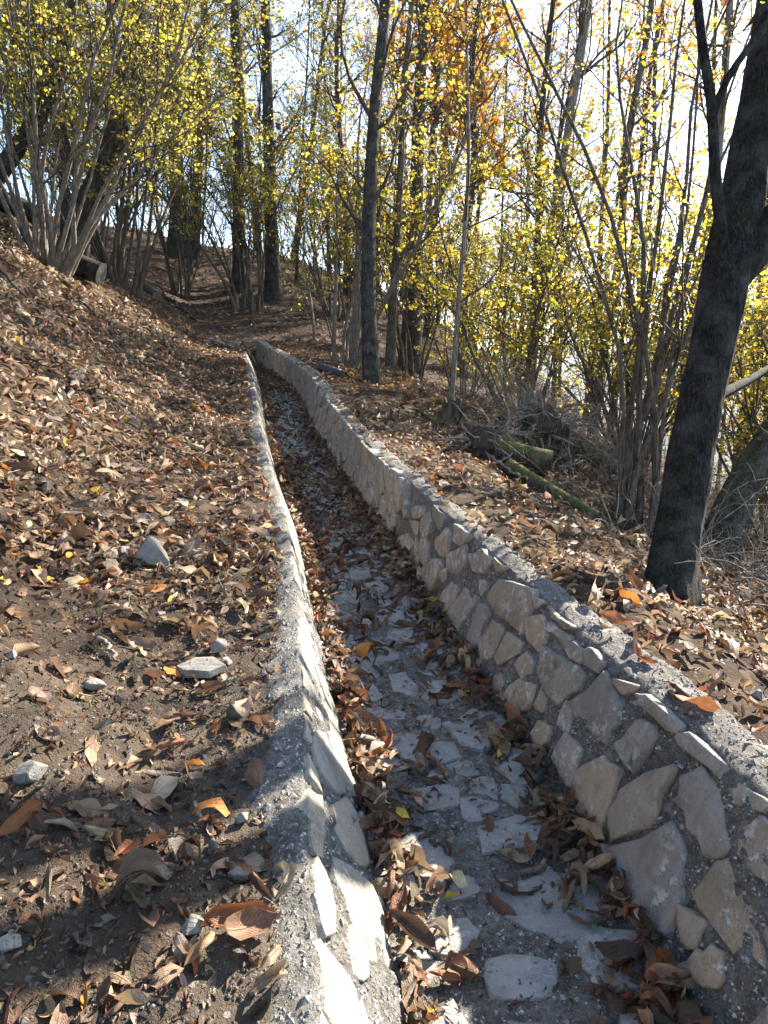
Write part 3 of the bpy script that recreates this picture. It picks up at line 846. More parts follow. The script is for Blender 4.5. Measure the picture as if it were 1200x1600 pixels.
def tree(name, label, base=None, height=12, dia=.25, lean=(0, 0), ctrl=None, seed=0, bark='bark', group=None, sides=12, taper=.35, bumpy=.10, cat='tree', segs=26, flare_amt=.7, crown=True, sink=.3, **kw):
    r = np.random.default_rng(seed)
    if ctrl is None:
        x, y = base; z = float(ground_z(x, y)) - sink
        ks = np.linspace(0, 1, 7)
        ctrl = [(x + lean[0] * k * height + r.normal(0, .012 * height) * (k > 0) * k, y + lean[1] * k * height + r.normal(0, .012 * height) * k, z + height * k) for k in ks]
    ctrl = np.array(ctrl, float)
    b = ctrl[0].copy()
    root = empty(name, tuple(b), label, cat, group)
    P = resample(ctrl, segs)[None]
    t = np.linspace(0, 1, segs)
    Rr = flare(dia / 2 * (1 - (1 - taper) * t), segs, flare_amt, .06 if segs > 20 else .1)[None]
    a = Acc(); a.tubes(P, Rr, sides, bumpy)
    tr = a.build('trunk', M[bark], root)
    if crown: crown_on(root, P, Rr, r, **kw)
    return root

def hazel(name, label, base, n=12, height=5.5, dia=.07, spread=.35, bias=(0, 0), seed=0, bark='bark_hazel', twig='twig', group=None, leaves=4250, lsize=.075, pal='lime', pal2='yellow', share=.3, rad=.22, nb=9, bl=1.5, nt=5, tl=.6, ns=2, cat='shrub', nseg=11, up=.10, tmin=.28):
    r = np.random.default_rng(seed)
    x, y = base
    root = empty(name, (x, y, float(ground_z(x, y))), label, cat, group)
    an = r.uniform(0, 2 * np.pi, n); rr = rad * np.sqrt(r.uniform(.05, 1, n))
    sx, sy = x + rr * np.cos(an), y + rr * np.sin(an)
    st = np.stack([sx, sy, ground_z(sx, sy) - .12], 1)
    sp = spread * r.uniform(.25, 1.15, n)
    d = np.stack([np.cos(an) * sp + bias[0], np.sin(an) * sp + bias[1], np.ones(n)], 1)
    L = height * r.uniform(.65, 1.1, n)
    P, Rr = grow(st, d, L, dia / 2 * r.uniform(.6, 1.2, n), .008, nseg, .085, -.012, r)
    Rr = Rr * (1 + .35 * np.exp(-np.linspace(0, 1, nseg + 1) / .08))
    for i in range(n):
        a = Acc(); a.tubes(P[i:i + 1], Rr[i:i + 1], 8, .05); a.build('stem', M[bark], root)
    crown_on(root, P, Rr, r, nb=nb, bl=bl, tmin=tmin, nt=nt, tl=tl, ns=ns, sl=.3, leaves=leaves, lsize=lsize, pal=pal, pal2=pal2, share=share, br_mat=twig, up=up, ang=(.35, .9))
    return root

# --- the big dark tree by the right wall
rt = np.random.default_rng(5)
big = empty('tree', (1.53, 3.80, float(ground_z(1.53, 3.80))), 'big dark leaning tree trunk with forked limb beside the stone wall', 'tree')
ctrl = [(1.50, 3.74, -1.42), (1.53, 3.80, -1.22), (1.57, 3.88, -1.05), (1.63, 3.98, -.77), (1.72, 4.11, -.36), (1.83, 4.24, .05), (1.93, 4.37, .45), (2.02, 4.47, .74), (2.1, 4.59, 1.08), (2.21, 4.74, 1.57), (2.33, 4.9, 2.15), (2.5, 5.16, 2.97), (2.65, 5.5, 4.2), (2.8, 5.8, 6.5)]
P = resample(ctrl, 170)[None]; tt = np.linspace(0, 1, 170)
Rr = (.122 - .040 * tt + .105 * np.exp(-tt / .025) + .02 * np.exp(-((tt - .27) / .05) ** 2))[None]
a = Acc(); V = a.tubes(P, Rr, 72, .07)
cen = P[0][:, None]; off = V[0] - cen; an_ = np.arctan2(off[..., 1], off[..., 0])
rid = 1 - np.abs(vnoise(np.cos(an_) * 7.5, np.sin(an_) * 7.5, cen[..., 2] * 3.2 + 9)) * 1.0
lobe = .22 * np.exp(-tt / .03)[:, None] * np.cos(an_ * 5 + .8)
a.V[-1] = (cen + off * (1 + .075 * (rid - .6) + .025 * fbm(off[..., 0] * 60, off[..., 1] * 60, cen[..., 2] * 9, 2) + lobe)[..., None]).reshape(-1, 3)
a.build('trunk', M['bark_big'], big)
def limb(ctrl, r0, r1, n, root, mat, sides=12, name='limb', bumpy=.06):
    P = resample(ctrl, n)[None]; Rr = np.linspace(r0, r1, n)[None]
    a = Acc(); a.tubes(P, Rr, sides, bumpy); a.build(name, M[mat], root)
    return P, Rr
Pf, Rf = limb([(1.93, 4.40, .42), (1.99, 4.41, .54), (2.13, 4.41, .67), (2.27, 4.44, .84), (2.4, 4.5, 1.16), (2.51, 4.61, 1.7), (2.58, 4.75, 2.41), (2.6, 4.9, 3.8)], .105, .05, 30, big, 'bark_big', 20)
Pa, Ra = limb([(1.95, 4.36, .50), (1.88, 4.3, .66), (1.84, 4.28, .80), (1.82, 4.32, .98), (1.8, 4.36, 1.22), (1.8, 4.41, 1.46), (1.75, 4.45, 1.67), (1.74, 4.57, 2.01), (1.7, 4.65, 2.42), (1.6, 4.8, 3.2)], .033, .016, 24, big, 'bark_big')
Pb, Rb = limb([(1.805, 4.39, 1.36), (1.84, 4.41, 1.5), (1.88, 4.43, 1.59), (1.96, 4.4, 1.68), (2.08, 4.43, 1.84), (2.29, 4.49, 2.16), (2.5, 4.5, 2.9)], .022, .012, 18, big, 'bark_big')
Ps, Rs = limb([(2.35, 4.85, 2.25), (2.14, 4.6, 2.0), (2.02, 4.5, 1.87), (1.95, 4.44, 1.80)], .05, .004, 12, big, 'bark_big', 12, 'limb', .2)
Pl, Rl = limb([(1.76, 4.18, -.27), (1.9, 4.4, -.2), (2.11, 4.65, -.15), (2.51, 5.07, -.06), (2.99, 5.51, .12), (3.6, 6.0, .6)], .035, .016, 16, big, 'bark_big')
for Px, Rx in ((Pa, Ra), (Pl, Rl)):
    s0, d0, rad, t = sprout(Px, Rx, 7, .4, 1, .5, 1.1, rt)
    Q, QR = grow(s0, d0, .8, .008, .003, 5, .15, .05, rt)
    s1, d1, _, _ = sprout(Q, QR, 4, .2, 1, .4, 1, rt)
    Q2, QR2 = grow(s1, d1, .35, .003, .002, 3, .2, 0, rt)
    a = Acc(); a.tubes(Q, QR, 4); a.tubes(Q2, QR2, 3); tag(a.build('branches', M['twig'], big), kind='stuff')
    foliage(big, Q2, 90, .055, 'lime', rt, 'yellow')

# --- trunks that can be told apart, nearest first (control points stand on the slope)
tree('tree', 'moss dappled trunk leaning out to the right edge behind the big dark tree', ctrl=[(3.68, 7.92, -2.15), (3.77, 8.0, -1.85), (3.87, 8.06, -1.49), (4.13, 8.24, -1.13), (4.44, 8.41, -.75), (4.91, 8.73, -.18), (5.69, 9.36, .96), (6.6, 10, 3)], dia=.40, seed=21, bark='bark', sides=18, taper=.6, nb=18, bl=1.8, leaves=1530, lsize=.075, pal='yellow', flare_amt=.4)
tree('tree', 'straight dark trunk with mossy foot beside the corrugated pipe', ctrl=[(-.17, 12.02, -.55), (-.2, 12.06, -.25), (-.23, 12.15, .16), (-.26, 12.37, 1.27), (-.24, 12.61, 2.48), (-.18, 12.86, 3.8), (-.05, 13.1, 5.01), (.05, 13.25, 5.82), (.12, 13.76, 9), (.1, 14, 14)], dia=.235, seed=22, sides=18, segs=40, flare_amt=.5, nb=22, bl=2.4, tmin=.14, nt=8, ns=3, leaves=595, lsize=.075, pal='yellow', pal2='olive', taper=.5)
tree('sapling', 'tall slender pale sapling rising from the split stump', ctrl=[(.88, 9.98, -.62), (.92, 9.96, -.12), (.98, 10.14, .8), (1.06, 10.3, 1.63), (1.13, 10.51, 2.71), (1.1, 10.72, 3.79), (1.09, 10.92, 4.79), (1.1, 11.1, 6.2)], dia=.075, seed=23, bark='bark_hazel', sides=8, nb=22, bl=1.4, tmin=.2, nt=6, ns=2, leaves=1020, lsize=.07, pal='yellow', pal2='lime', flare_amt=.2, cat='tree')
tree('tree', 'grey trunk bending right above the brushwood heap', ctrl=[(2.66, 14.1, -.95), (2.69, 14.14, -.65), (2.81, 14.34, .42), (2.97, 14.58, 1.61), (3.25, 14.83, 2.92), (3.45, 15.08, 4.23), (3.7, 15.36, 5.66), (3.9, 15.59, 6.85), (4.06, 15.87, 8.28), (4.3, 16, 12)], dia=.21, seed=24, bark='bark_hazel', sides=12, segs=34, nb=18, bl=2.2, nt=7, leaves=1190, lsize=.085, pal='yellow', pal2='lime', taper=.45)
tree('sapling', 'thin pale crooked sapling alone on the leafy slope past the channel head', ctrl=[(-1.88, 20.5, .75), (-1.89, 20.56, 1.0), (-1.96, 20.69, 1.62), (-2.08, 20.82, 2.3), (-2.18, 20.95, 2.98), (-2.11, 21.19, 4.17)], dia=.09, seed=25, bark='bark_pale', sides=7, nb=8, bl=.9, nt=4, ns=1, leaves=204, lsize=.08, pal='lime', flare_amt=.1, cat='tree')
tree('tree', 'dark trunk leaning uphill behind the pale many stemmed hazel', ctrl=[(-5.78, 14.1, 1.75), (-5.7, 14.16, 2.1), (-5.55, 14.26, 2.59), (-5.22, 14.28, 3.25), (-4.93, 14.4, 3.88), (-4.64, 14.59, 4.85), (-4.41, 14.88, 6.33), (-4.27, 15.37, 9)], dia=.44, seed=26, sides=16, nb=18, bl=2.6, leaves=3060, lsize=.08, pal='olive', taper=.55)
tree('tree', 'leaning forked trunk at the left edge above the old log', ctrl=[(-7.7, 13.7, 2.2), (-7.43, 13.77, 2.71), (-6.92, 13.86, 3.15), (-6.53, 13.96, 3.71), (-6.1, 14.07, 4.26), (-5.74, 14.24, 5.14), (-5.4, 14.48, 6.36), (-5.18, 14.8, 9)], dia=.34, seed=27, sides=14, nb=22, bl=2.6, leaves=4420, lsize=.08, pal='olive', pal2='lime', taper=.55)
tree('tree', 'stout dark trunk in the clump beyond the channel head', base=(-4.75, 25.3), height=17, dia=.42, lean=(.015, .02), seed=28, sides=14, nb=44, bl=3.6, tmin=.12, nt=8, leaves=4420, lsize=.11, pal='olive', pal2='orange', flare_amt=.9, sink=.5)
tree('tree', 'wide flared grey trunk just right of the clump beyond the channel head', base=(-3.6, 25.0), height=15, dia=.46, lean=(-.01, .03), seed=29, sides=16, nb=40, bl=3.4, tmin=.15, nt=8, leaves=2550, lsize=.11, pal='olive', pal2='yellow', bark='bark', flare_amt=1.0, sink=.6)
tree('tree', 'brown trunk just right of the straight dark mossy one', base=(.1, 15.2), height=11, dia=.17, lean=(.06, .02), seed=30, bark='bark_dark_hazel', nb=30, bl=2.2, tmin=.15, leaves=1190, lsize=.085, pal='yellow', pal2='lime')
tree('tree', 'thick dark mossy trunk on the slope between the brown trunk and the stump', base=(.75, 22.0), height=15, dia=.50, lean=(.02, .03), seed=31, sides=14, nb=42, bl=3.4, tmin=.12, leaves=1700, lsize=.10, pal='yellow', pal2='orange', flare_amt=1.0)
tree('tree', 'leaning dark trunk with dense orange leaves behind the slender sapling', base=(2.4, 24.5), height=13.5, dia=.30, lean=(.05, .03), seed=32, nb=50, bl=3.4, tmin=.36, leaves=9500, lsize=.16, pal='orange', pal2='yellow', share=.25)
tree('tree', 'upright trunk with dense golden leaves near the top centre', base=(1.6, 27.5), height=14.5, dia=.30, lean=(.01, 0), seed=33, nb=56, bl=3.8, tmin=.36, leaves=13000, lsize=.17, pal='orange', pal2='rust', share=.2)
tree('tree', 'twin ridge trunk on the skyline, the thicker one', base=(-8.1, 30.2), height=13, dia=.60, lean=(.03, 0), seed=34, nb=36, bl=3.2, leaves=6120, lsize=.12, pal='olive', flare_amt=.9)
tree('tree', 'twin ridge trunk on the skyline, the thinner one leaning right', base=(-7.6, 30.6), height=13, dia=.42, lean=(.10, 0), seed=35, nb=34, bl=3.0, leaves=5440, lsize=.12, pal='olive', pal2='lime', flare_amt=.7)
tree('tree', 'slim grey trunk rising behind the hazel beside the big dark tree', base=(5.4, 13.5), height=13, dia=.20, lean=(.05, .02), seed=36, bark='bark_hazel', nb=20, bl=2.4, tmin=.1, leaves=1530, lsize=.085, pal='yellow', pal2='orange', sides=10)
tree('tree', 'slim double curved trunk in the bright gap of sky', base=(4.6, 16.5), height=14, dia=.22, lean=(.09, .02), seed=37, bark='bark_dark_hazel', nb=20, bl=2.6, tmin=.2, leaves=850, lsize=.09, pal='yellow', pal2='lime', sides=10)
tree('tree', 'bare curving trunk left of the bright gap of sky', base=(3.4, 17.8), height=14, dia=.20, lean=(.03, .02), seed=38, bark='bark', nb=36, bl=2.6, tmin=.2, leaves=765, lsize=.09, pal='yellow', pal2='orange', sides=10)

# --- many stemmed hazels
hazel('hazel', 'pale many stemmed hazel fanning out above the charred log', (-5.45, 12.5), n=22, height=6.2, dia=.078, spread=.40, bias=(.14, -.02), seed=41, rad=.34, leaves=8840, lsize=.075, pal='olive', pal2='lime', nb=10, bl=2.0, twig='twig')
hazel('hazel', 'dark many stemmed hazel right of the charred log end', (-5.2, 15.2), n=15, height=6.5, dia=.085, spread=.44, bias=(.10, 0), seed=42, rad=.30, bark='bark_dark_hazel', leaves=8840, lsize=.08, pal='olive', pal2='lime', nb=10, bl=2.0)
hazel('hazel', 'hazel clump with thin upright stems before the stout trunk beyond the channel head', (-4.15, 23.2), n=11, height=7, dia=.11, spread=.20, seed=43, rad=.5, bark='bark_dark_hazel', leaves=4420, lsize=.10, pal='lime', pal2='yellow', nb=10, bl=2.2)
hazel('hazel', 'hazel clump by the corrugated pipe with one stem sweeping left', (-.75, 14.4), n=8, height=6, dia=.10, spread=.38, bias=(.06, 0), seed=44, rad=.22, leaves=2550, lsize=.085, pal='yellow', pal2='lime', nb=10, bl=1.9)
hazel('hazel', 'tall brown stemmed hazel growing just left of the big dark tree', (2.55, 7.2), n=10, height=7.0, dia=.065, spread=.13, bias=(.05, .05), seed=45, rad=.24, leaves=1105, lsize=.06, pal='yellow', pal2='lime', nb=5, bl=1.7, tmin=.2, bark='bark_dark_hazel')
hazel('hazel', 'golden leaved hazel behind the mossy fallen logs', (3.9, 11.7), n=9, height=3.6, dia=.06, spread=.55, seed=46, rad=.25, leaves=5834, lsize=.075, pal='yellow', pal2='lime', share=.5, nb=11, bl=1.7, bark='bark_dark_hazel', tmin=.15)
hazel('hazel', 'golden hazel bush between the slender sapling and the grey bending trunk', (2.4, 13.4), n=8, height=4.0, dia=.06, spread=.5, seed=47, rad=.25, leaves=4712, lsize=.08, pal='yellow', pal2='lime', share=.5, nb=11, bl=1.7, bark='bark_dark_hazel', tmin=.15)
hazel('hazel', 'yellow hazel filling the gap right of the big dark tree', (5.5, 9.9), n=9, height=4.4, dia=.06, spread=.5, seed=48, rad=.25, leaves=5834, lsize=.075, pal='yellow', pal2='lime', share=.5, nb=11, bl=1.7, bark='bark_dark_hazel', tmin=.15)
hazel('hazel', 'yellow green hazel on the slope right of the straight dark mossy trunk', (.6, 17.2), n=8, height=5.0, dia=.07, spread=.45, seed=49, rad=.25, leaves=4420, lsize=.09, pal='yellow', pal2='lime', nb=10, bl=1.9, bark='bark_dark_hazel')
hazel('hazel', 'hazel arching in over the bank from beyond the left edge', (-5.4, 8.0), n=9, height=5.6, dia=.07, spread=.35, bias=(.28, -.06), seed=50, rad=.2, leaves=1530, lsize=.06, pal='lime', pal2='yellow', nb=8, bl=1.6, bark='bark_pale', twig='twig_pale')
hazel('hazel', 'olive leaved hazel in the thicket between the two left hazels and the ridge trunks', (-7.6, 20.5), n=10, height=7, dia=.09, spread=.4, seed=51, rad=.3, leaves=11900, lsize=.10, pal='olive', pal2='lime', nb=11, bl=2.4, bark='bark_dark_hazel')
hazel('hazel', 'olive leaved hazel high on the bank behind the leaning forked trunk', (-9.6, 17.0), n=10, height=7, dia=.09, spread=.45, seed=52, rad=.3, leaves=12750, lsize=.10, pal='olive', pal2='lime', nb=11, bl=2.4, bark='bark_dark_hazel')
hazel('hazel', 'loose lime leaved hazel left of the clump beyond the channel head', (-6.4, 24.0), n=9, height=7.5, dia=.08, spread=.4, seed=53, rad=.3, leaves=8840, lsize=.10, pal='olive', pal2='lime', nb=11, bl=2.4, bark='bark_dark_hazel')
hazel('hazel', 'sparse yellow hazel right of the wide flared trunk', (-1.6, 24.5), n=9, height=6.5, dia=.08, spread=.35, seed=54, rad=.3, leaves=4080, lsize=.10, pal='yellow', pal2='orange', nb=10, bl=2.2, bark='bark_dark_hazel')
hazel('hazel', 'yellow hazel low on the slope behind the brushwood heap', (4.0, 12.2), n=9, height=4.6, dia=.06, spread=.5, seed=55, rad=.3, leaves=5834, lsize=.08, pal='yellow', pal2='lime', share=.5, nb=11, bl=1.9, bark='bark_dark_hazel', tmin=.12)

hazel('hazel', 'golden hazel right of the yellow hazel low on the slope', (6.4, 12.0), n=8, height=5.0, dia=.06, spread=.5, seed=56, rad=.3, leaves=5161, lsize=.085, pal='yellow', pal2='lime', share=.5, nb=11, bl=2.0, bark='bark_dark_hazel', tmin=.12)
hazel('hazel', 'far golden hazel between the grey bending trunk and the bright gap of sky', (3.2, 16.4), n=9, height=5.0, dia=.06, spread=.5, seed=57, rad=.3, leaves=5161, lsize=.09, pal='yellow', pal2='lime', share=.5, nb=11, bl=2.0, bark='bark_dark_hazel', tmin=.12)
hazel('hazel', 'far yellow hazel right of the thick dark mossy trunk', (2.2, 20.5), n=9, height=5.5, dia=.06, spread=.45, seed=58, rad=.3, leaves=4712, lsize=.10, pal='yellow', pal2='lime', share=.5, nb=11, bl=2.2, bark='bark_dark_hazel', tmin=.12)
hazel('hazel', 'far lime hazel above the golden leaf patch by the channel head', (-1.0, 19.0), n=8, height=5.5, dia=.06, spread=.4, seed=59, rad=.3, leaves=4420, lsize=.09, pal='lime', pal2='yellow', nb=10, bl=2.0, bark='bark_dark_hazel', tmin=.25)
hazel('hazel', 'yellow hazel on the lower slope behind the leaning right edge trunk', (6.2, 8.9), n=9, height=4.4, dia=.055, spread=.55, seed=60, rad=.3, leaves=5834, lsize=.075, pal='yellow', pal2='lime', share=.5, nb=11, bl=1.8, bark='bark_dark_hazel', tmin=.1)

# --- the wood beyond: further trees on the ridge and down the far slope
rb = np.random.default_rng(77)
far_specs = [(-14, 27), (-11.5, 29.5), (-10.2, 25), (-12.8, 33), (-9.4, 35.5), (-5.9, 36.5), (-3.9, 33), (-2.6, 37), (-1.4, 30), (-.3, 34.5), (.9, 39), (1.6, 32), (3.2, 30), (4.1, 36), (5.2, 27.5), (6.0, 33), (7.4, 24.5), (8.2, 30), (9.5, 35), (10.6, 26), (12.0, 31), (6.6, 20), (8.9, 18.5), (11.5, 21), (14, 25), (-16, 22), (-13, 20)]
thin_specs = [(-15.5, 31), (-13.4, 36), (-12.0, 24.4), (-10.8, 32.6), (-9.7, 28.4), (-8.9, 38), (-7.9, 33.9), (-6.9, 27.6), (-6.1, 31.6), (-5.3, 34.6), (-4.7, 29.2), (-3.2, 28.0), (-2.9, 31.4), (-2.0, 34), (-.9, 36.4), (.3, 31.2), (1.1, 35.6), (2.4, 34), (3.6, 32.4), (4.4, 29.8), (5.6, 30.6), (6.4, 28.2), (6.9, 36), (7.6, 32.6), (8.6, 27), (9.2, 32), (10.2, 29.4), (11.2, 34.4), (12.8, 28)]
def far_side(x): return 'ridge' if x < -1 else ('slope' if x < 7 else 'valley')
ORD = ['first', 'second', 'third', 'fourth', 'fifth', 'sixth', 'seventh', 'eighth', 'ninth', 'tenth', 'eleventh', 'twelfth', 'thirteenth', 'fourteenth', 'fifteenth', 'sixteenth', 'seventeenth', 'eighteenth', 'nineteenth', 'twentieth']
LAB = {('ridge', 0): 'distant olive leaved trunk in the wood along the ridge', ('slope', 0): 'distant orange leaved trunk behind the channel head slope', ('valley', 0): 'distant yellow leaved tree down the valley side',
       ('ridge', 1): 'distant pole thin tree in the wood along the ridge', ('slope', 1): 'distant pole thin tree behind the channel head slope', ('valley', 1): 'distant pole thin tree down the valley side'}
GRP = {'ridge': 'trees of the wood along the ridge', 'slope': 'trees of the wood behind the channel head', 'valley': 'trees down the valley side'}
PALS = {'ridge': [('olive', 'lime'), ('olive', 'orange'), ('olive', 'lime')], 'slope': [('orange', 'yellow'), ('yellow', 'orange'), ('rust', 'orange')], 'valley': [('yellow', 'lime'), ('yellow', 'orange'), ('yellow', 'lime')]}
protos = {}
for thin, specs in ((0, far_specs), (1, thin_specs)):
    for i, (x, y) in enumerate(specs):
        side = far_side(x)
        rank = sorted([q_ for q_ in specs if far_side(q_[0]) == side], key=lambda q_: q_[0] / q_[1]).index((x, y))
        lab = ORD[rank] + ' from the left: ' + LAB[(side, thin)]
        pk = protos.setdefault((side, thin), [])
        if len(pk) < 3:
            pal, pal2 = PALS[side][len(pk)]
            hgt = float(rb.uniform(13, 18)) + (3 if side == 'valley' else 0)
            t = tree('tree', lab, base=(x, y), height=hgt, dia=float(rb.uniform(.07, .13) if thin else rb.uniform(.18, .32)), lean=(float(rb.normal(.02 if side == 'ridge' else .06, .05)), float(rb.normal(0, .03))), seed=200 + i + 60 * thin,
                     group=GRP[side], sides=6 if thin else 8, segs=18, nb={'ridge': 40, 'slope': 40, 'valley': 18}[side], bl=2.4 if thin else 3.2, tmin=.10, nt=9, ns={'ridge': 4, 'slope': 2 if thin else 3, 'valley': 1}[side], tl=1.1, sl=.5,
                     leaves={'ridge': 3600, 'slope': 3000, 'valley': 900}[side] // (4 if thin and side == 'slope' else (2 if thin else 1)), lsize=.125, pal=pal, pal2=pal2, share=.35, bark='bark' if i % 3 else 'bark_dark_hazel', bumpy=0, up=.05)
            pk.append(t)
        else:                                   # further trees of the kind: copies with their parts, turned and scaled
            src = pk[i % 3]
            c = src.copy(); col.objects.link(c)
            c.location = (x, y, float(ground_z(x, y)) - .3)
            k_ = float(rb.uniform(.8, 1.15)); c.scale = (k_, k_, k_ * float(rb.uniform(.9, 1.1)))
            c.rotation_euler = (0, 0, float(rb.normal(0, .8)) if side != 'ridge' else float(rb.uniform(0, 6.28)))
            tag(c, lab, 'tree', GRP[side])
            for ch in src.children:
                d_ = ch.copy(); d_.parent = c; col.objects.link(d_)

# ------------------------------------------------------------------ undergrowth of thin dry stems down the right slope
def thicket(name, label, N, xr, yr, L, seed, mat, extra=3, w_min=1.2):
    r = np.random.default_rng(seed)
    x = r.uniform(*xr, N); y = r.uniform(*yr, N)
    keep = x > FR2(y) + w_min; x, y = x[keep], y[keep]
    st = np.stack([x, y, ground_z(x, y) - .03], 1); n = len(x)
    d = np.stack([r.normal(.05, .7, n), r.normal(0, .6, n), r.uniform(.3, 1.4, n)], 1)
    P, Rr = grow(st, d, L * r.uniform(.4, 1.3, n), r.uniform(.003, .008, n), .0018, 7, .16, -.09, r)
    s1, d1, rad, _ = sprout(P, Rr, extra, .2, 1, .4, 1.1, r)
    P2, R2_ = grow(s1, d1, L * .4 * r.uniform(.4, 1.2, len(s1)), np.maximum(rad * .6, .002), .0015, 3, .2, -.03, r)
    a = Acc(); a.tubes(P, Rr, 3); a.tubes(P2, R2_, 3)
    o = a.build(name, M[mat], None)
    return tag(o, label, kind='stuff')
thicket('undergrowth', 'tangle of dry grey brushwood stems at the foot of the right trees', 420, (1.9, 7.5), (4.2, 10.5), .95, 61, 'twig_pale', w_min=1.5)
thicket('undergrowth', 'tangle of bare twigs behind the mossy fallen logs', 760, (1.4, 7), (8.8, 14.0), 1.3, 62, 'twig_pale', 4, 1.9)
thicket('undergrowth', 'thin dark bare shoots across the far leafy slope', 260, (-1.5, 8), (15, 27), 1.5, 63, 'twig', 4, 1.5)

def ridge_growth():
    r = np.random.default_rng(64); N = 420
    x = r.uniform(-17, 6, N); y = r.uniform(30, 40, N)
    st = np.stack([x, y, ground_z(x, y) - .05], 1)
    d = np.stack([r.normal(0, .35, N), r.normal(0, .3, N), np.ones(N)], 1)
    P, Rr = grow(st, d, r.uniform(1.5, 5.5, N), r.uniform(.008, .03, N), .004, 7, .10, .02, r)
    s1, d1, rad, _ = sprout(P, Rr, 7, .2, 1, .4, 1.0, r)
    P2, R2_ = grow(s1, d1, r.uniform(.4, 1.4, len(s1)), np.maximum(rad * .5, .004), .003, 3, .18, .03, r)
    s2, d2, rad2, _ = sprout(P2, R2_, 2, .2, 1, .4, 1.0, r)
    P3, R3_ = grow(s2, d2, r.uniform(.2, .6, len(s2)), .004, .003, 1, .18, .03, r)
    a = Acc(); a.tubes(P, Rr, 5); a.tubes(P2, R2_, 3); a.tubes(P3, R3_, 3)
    tag(a.build('undergrowth', M['twig'], None), 'bare thicket of saplings and shoots along the far ridge', kind='stuff')
ridge_growth()

# ------------------------------------------------------------------ logs, stump, root plates, pipe
def log(name, label, ctrl, r0, r1, mat, seed, sides=16, n=22, bumpy=.10, end='wood', cat='log'):
    ctrl = np.array(ctrl, float); b = ctrl.mean(0)
    root = empty(name, tuple(b), label, cat)
    P = resample(ctrl, n)[None]; Rr = np.linspace(r0, r1, n)[None]
    a = Acc(); V = a.tubes(P, Rr, sides, bumpy); a.build('bark', M[mat], root)
    for e, sgn in ((0, -1), (-1, 1)):
        ring = V[0, e]; c = ring.mean(0); out = nrm(P[0, e] - P[0, e - sgn if e == -1 else 1]) * .004
        mid = c + (ring - c) * .55 + out * .6
        VV = np.concatenate([ring + out * .2, mid, (c + out)[None]]) - b
        k = sides
        qd = [(i, (i + 1) % k, k + (i + 1) % k, k + i) for i in range(k)]; tr = [(k + i, k + (i + 1) % k, 2 * k) for i in range(k)]
        if sgn < 0: qd = [q_[::-1] for q_ in qd]; tr = [t[::-1] for t in tr]
        obj('cut_end', mesh_np('cut_end', VV, qd, tr, M[end], smooth=False), root)
    return root
log('log', 'charred black log lying under the pale many stemmed hazel', [(-7.2, 13.3, 2.42), (-6.4, 13.24, 2.14), (-5.6, 13.2, 1.85), (-4.82, 13.15, 1.58)], .21, .19, 'charred', 71, end='charred')
log('log', 'old brown log high on the bank at the left edge', [(-8.0, 14.9, 3.42), (-7.3, 14.86, 3.14), (-6.8, 14.83, 2.94), (-6.36, 14.78, 2.72)], .20, .17, 'bark', 72)
log('log', 'short sawn log end beyond the dark leaning trunk', [(-6.5, 21.0, float(ground_z(-6.5, 21)) + .1), (-6.1, 20.6, float(ground_z(-6.1, 20.6)) + .1)], .15, .14, 'bark', 73)
log('log', 'long mossy green log sloping down to the foot of the big tree hazel', [(1.30, 7.72, -1.00), (1.62, 7.42, -1.19), (1.9, 7.18, -1.33), (2.22, 6.98, -1.50)], .085, .055, 'log', 74)
log('log', 'short thick sawn log resting over the long mossy log', [(1.22, 8.05, -.86), (1.5, 7.98, -.92), (1.80, 7.93, -.99)], .115, .12, 'log', 75)
log('log', 'mossy log behind the short sawn log', [(2.1, 9.15, -.86), (2.55, 9.45, -1.06), (3.0, 9.75, -1.28)], .14, .11, 'log', 76)

def roots(name, label, c, nroot, L, seed, clod=.3, mat='bark', cat='root plate', up=.2):
    r = np.random.default_rng(seed); c = np.array(c, float)
    root = empty(name, tuple(c), label, cat)
    d = r.normal(0, 1, (nroot, 3)) + np.array([0, 0, up])
    P, Rr = grow(np.repeat(c[None], nroot, 0) + nrm(d) * clod * .5, d, L * r.uniform(.4, 1.2, nroot), r.uniform(.008, .03, nroot), .003, 7, .28, -.06, r)
    s1, d1, rad, _ = sprout(P, Rr, 4, .2, 1, .4, 1.1, r)
    P2, R2_ = grow(s1, d1, L * .5 * r.uniform(.4, 1.2, len(s1)), np.maximum(rad * .5, .002), .0015, 5, .3, -.03, r)
    a = Acc(); a.tubes(P, Rr, 6, .1); a.tubes(P2, R2_, 3); a.build('root', M[mat], root)
    # soil held in the roots
    n, m = 14, 20
    th = np.linspace(0, np.pi, n)[:, None]; ph = np.arange(m)[None] * 2 * np.pi / m
    D = np.stack([np.sin(th) * np.cos(ph), np.sin(th) * np.sin(ph), np.cos(th) * np.ones_like(ph)], -1)
    rr = clod * (1 + .35 * fbm(D[..., 0] * 2 + seed, D[..., 1] * 2, D[..., 2] * 2, 4))
    V = D * rr[..., None] * np.array([1, .8, .75])
    ix = np.arange(n * m).reshape(n, m); j = np.roll(ix, -1, 1)
    F = np.stack([ix[:-1], j[:-1], j[1:], ix[1:]], -1).reshape(-1, 4)
    V = V.reshape(-1, 3)
    obj('soil_clod', mesh_np('soil_clod', V, F, mat=M['ground'], attrs={'litter': np.full(len(V), .3)}), root)
    return root
roots('root_plate', 'upturned root plate of dark soil left of the sawn log', (1.12, 8.15, -.82), 44, .5, 81, .24, 'twig_pale')
roots('root_plate', 'tangled root plate heap behind the sawn log', (2.0, 9.1, -.72), 54, .7, 82, .30, 'twig_pale')

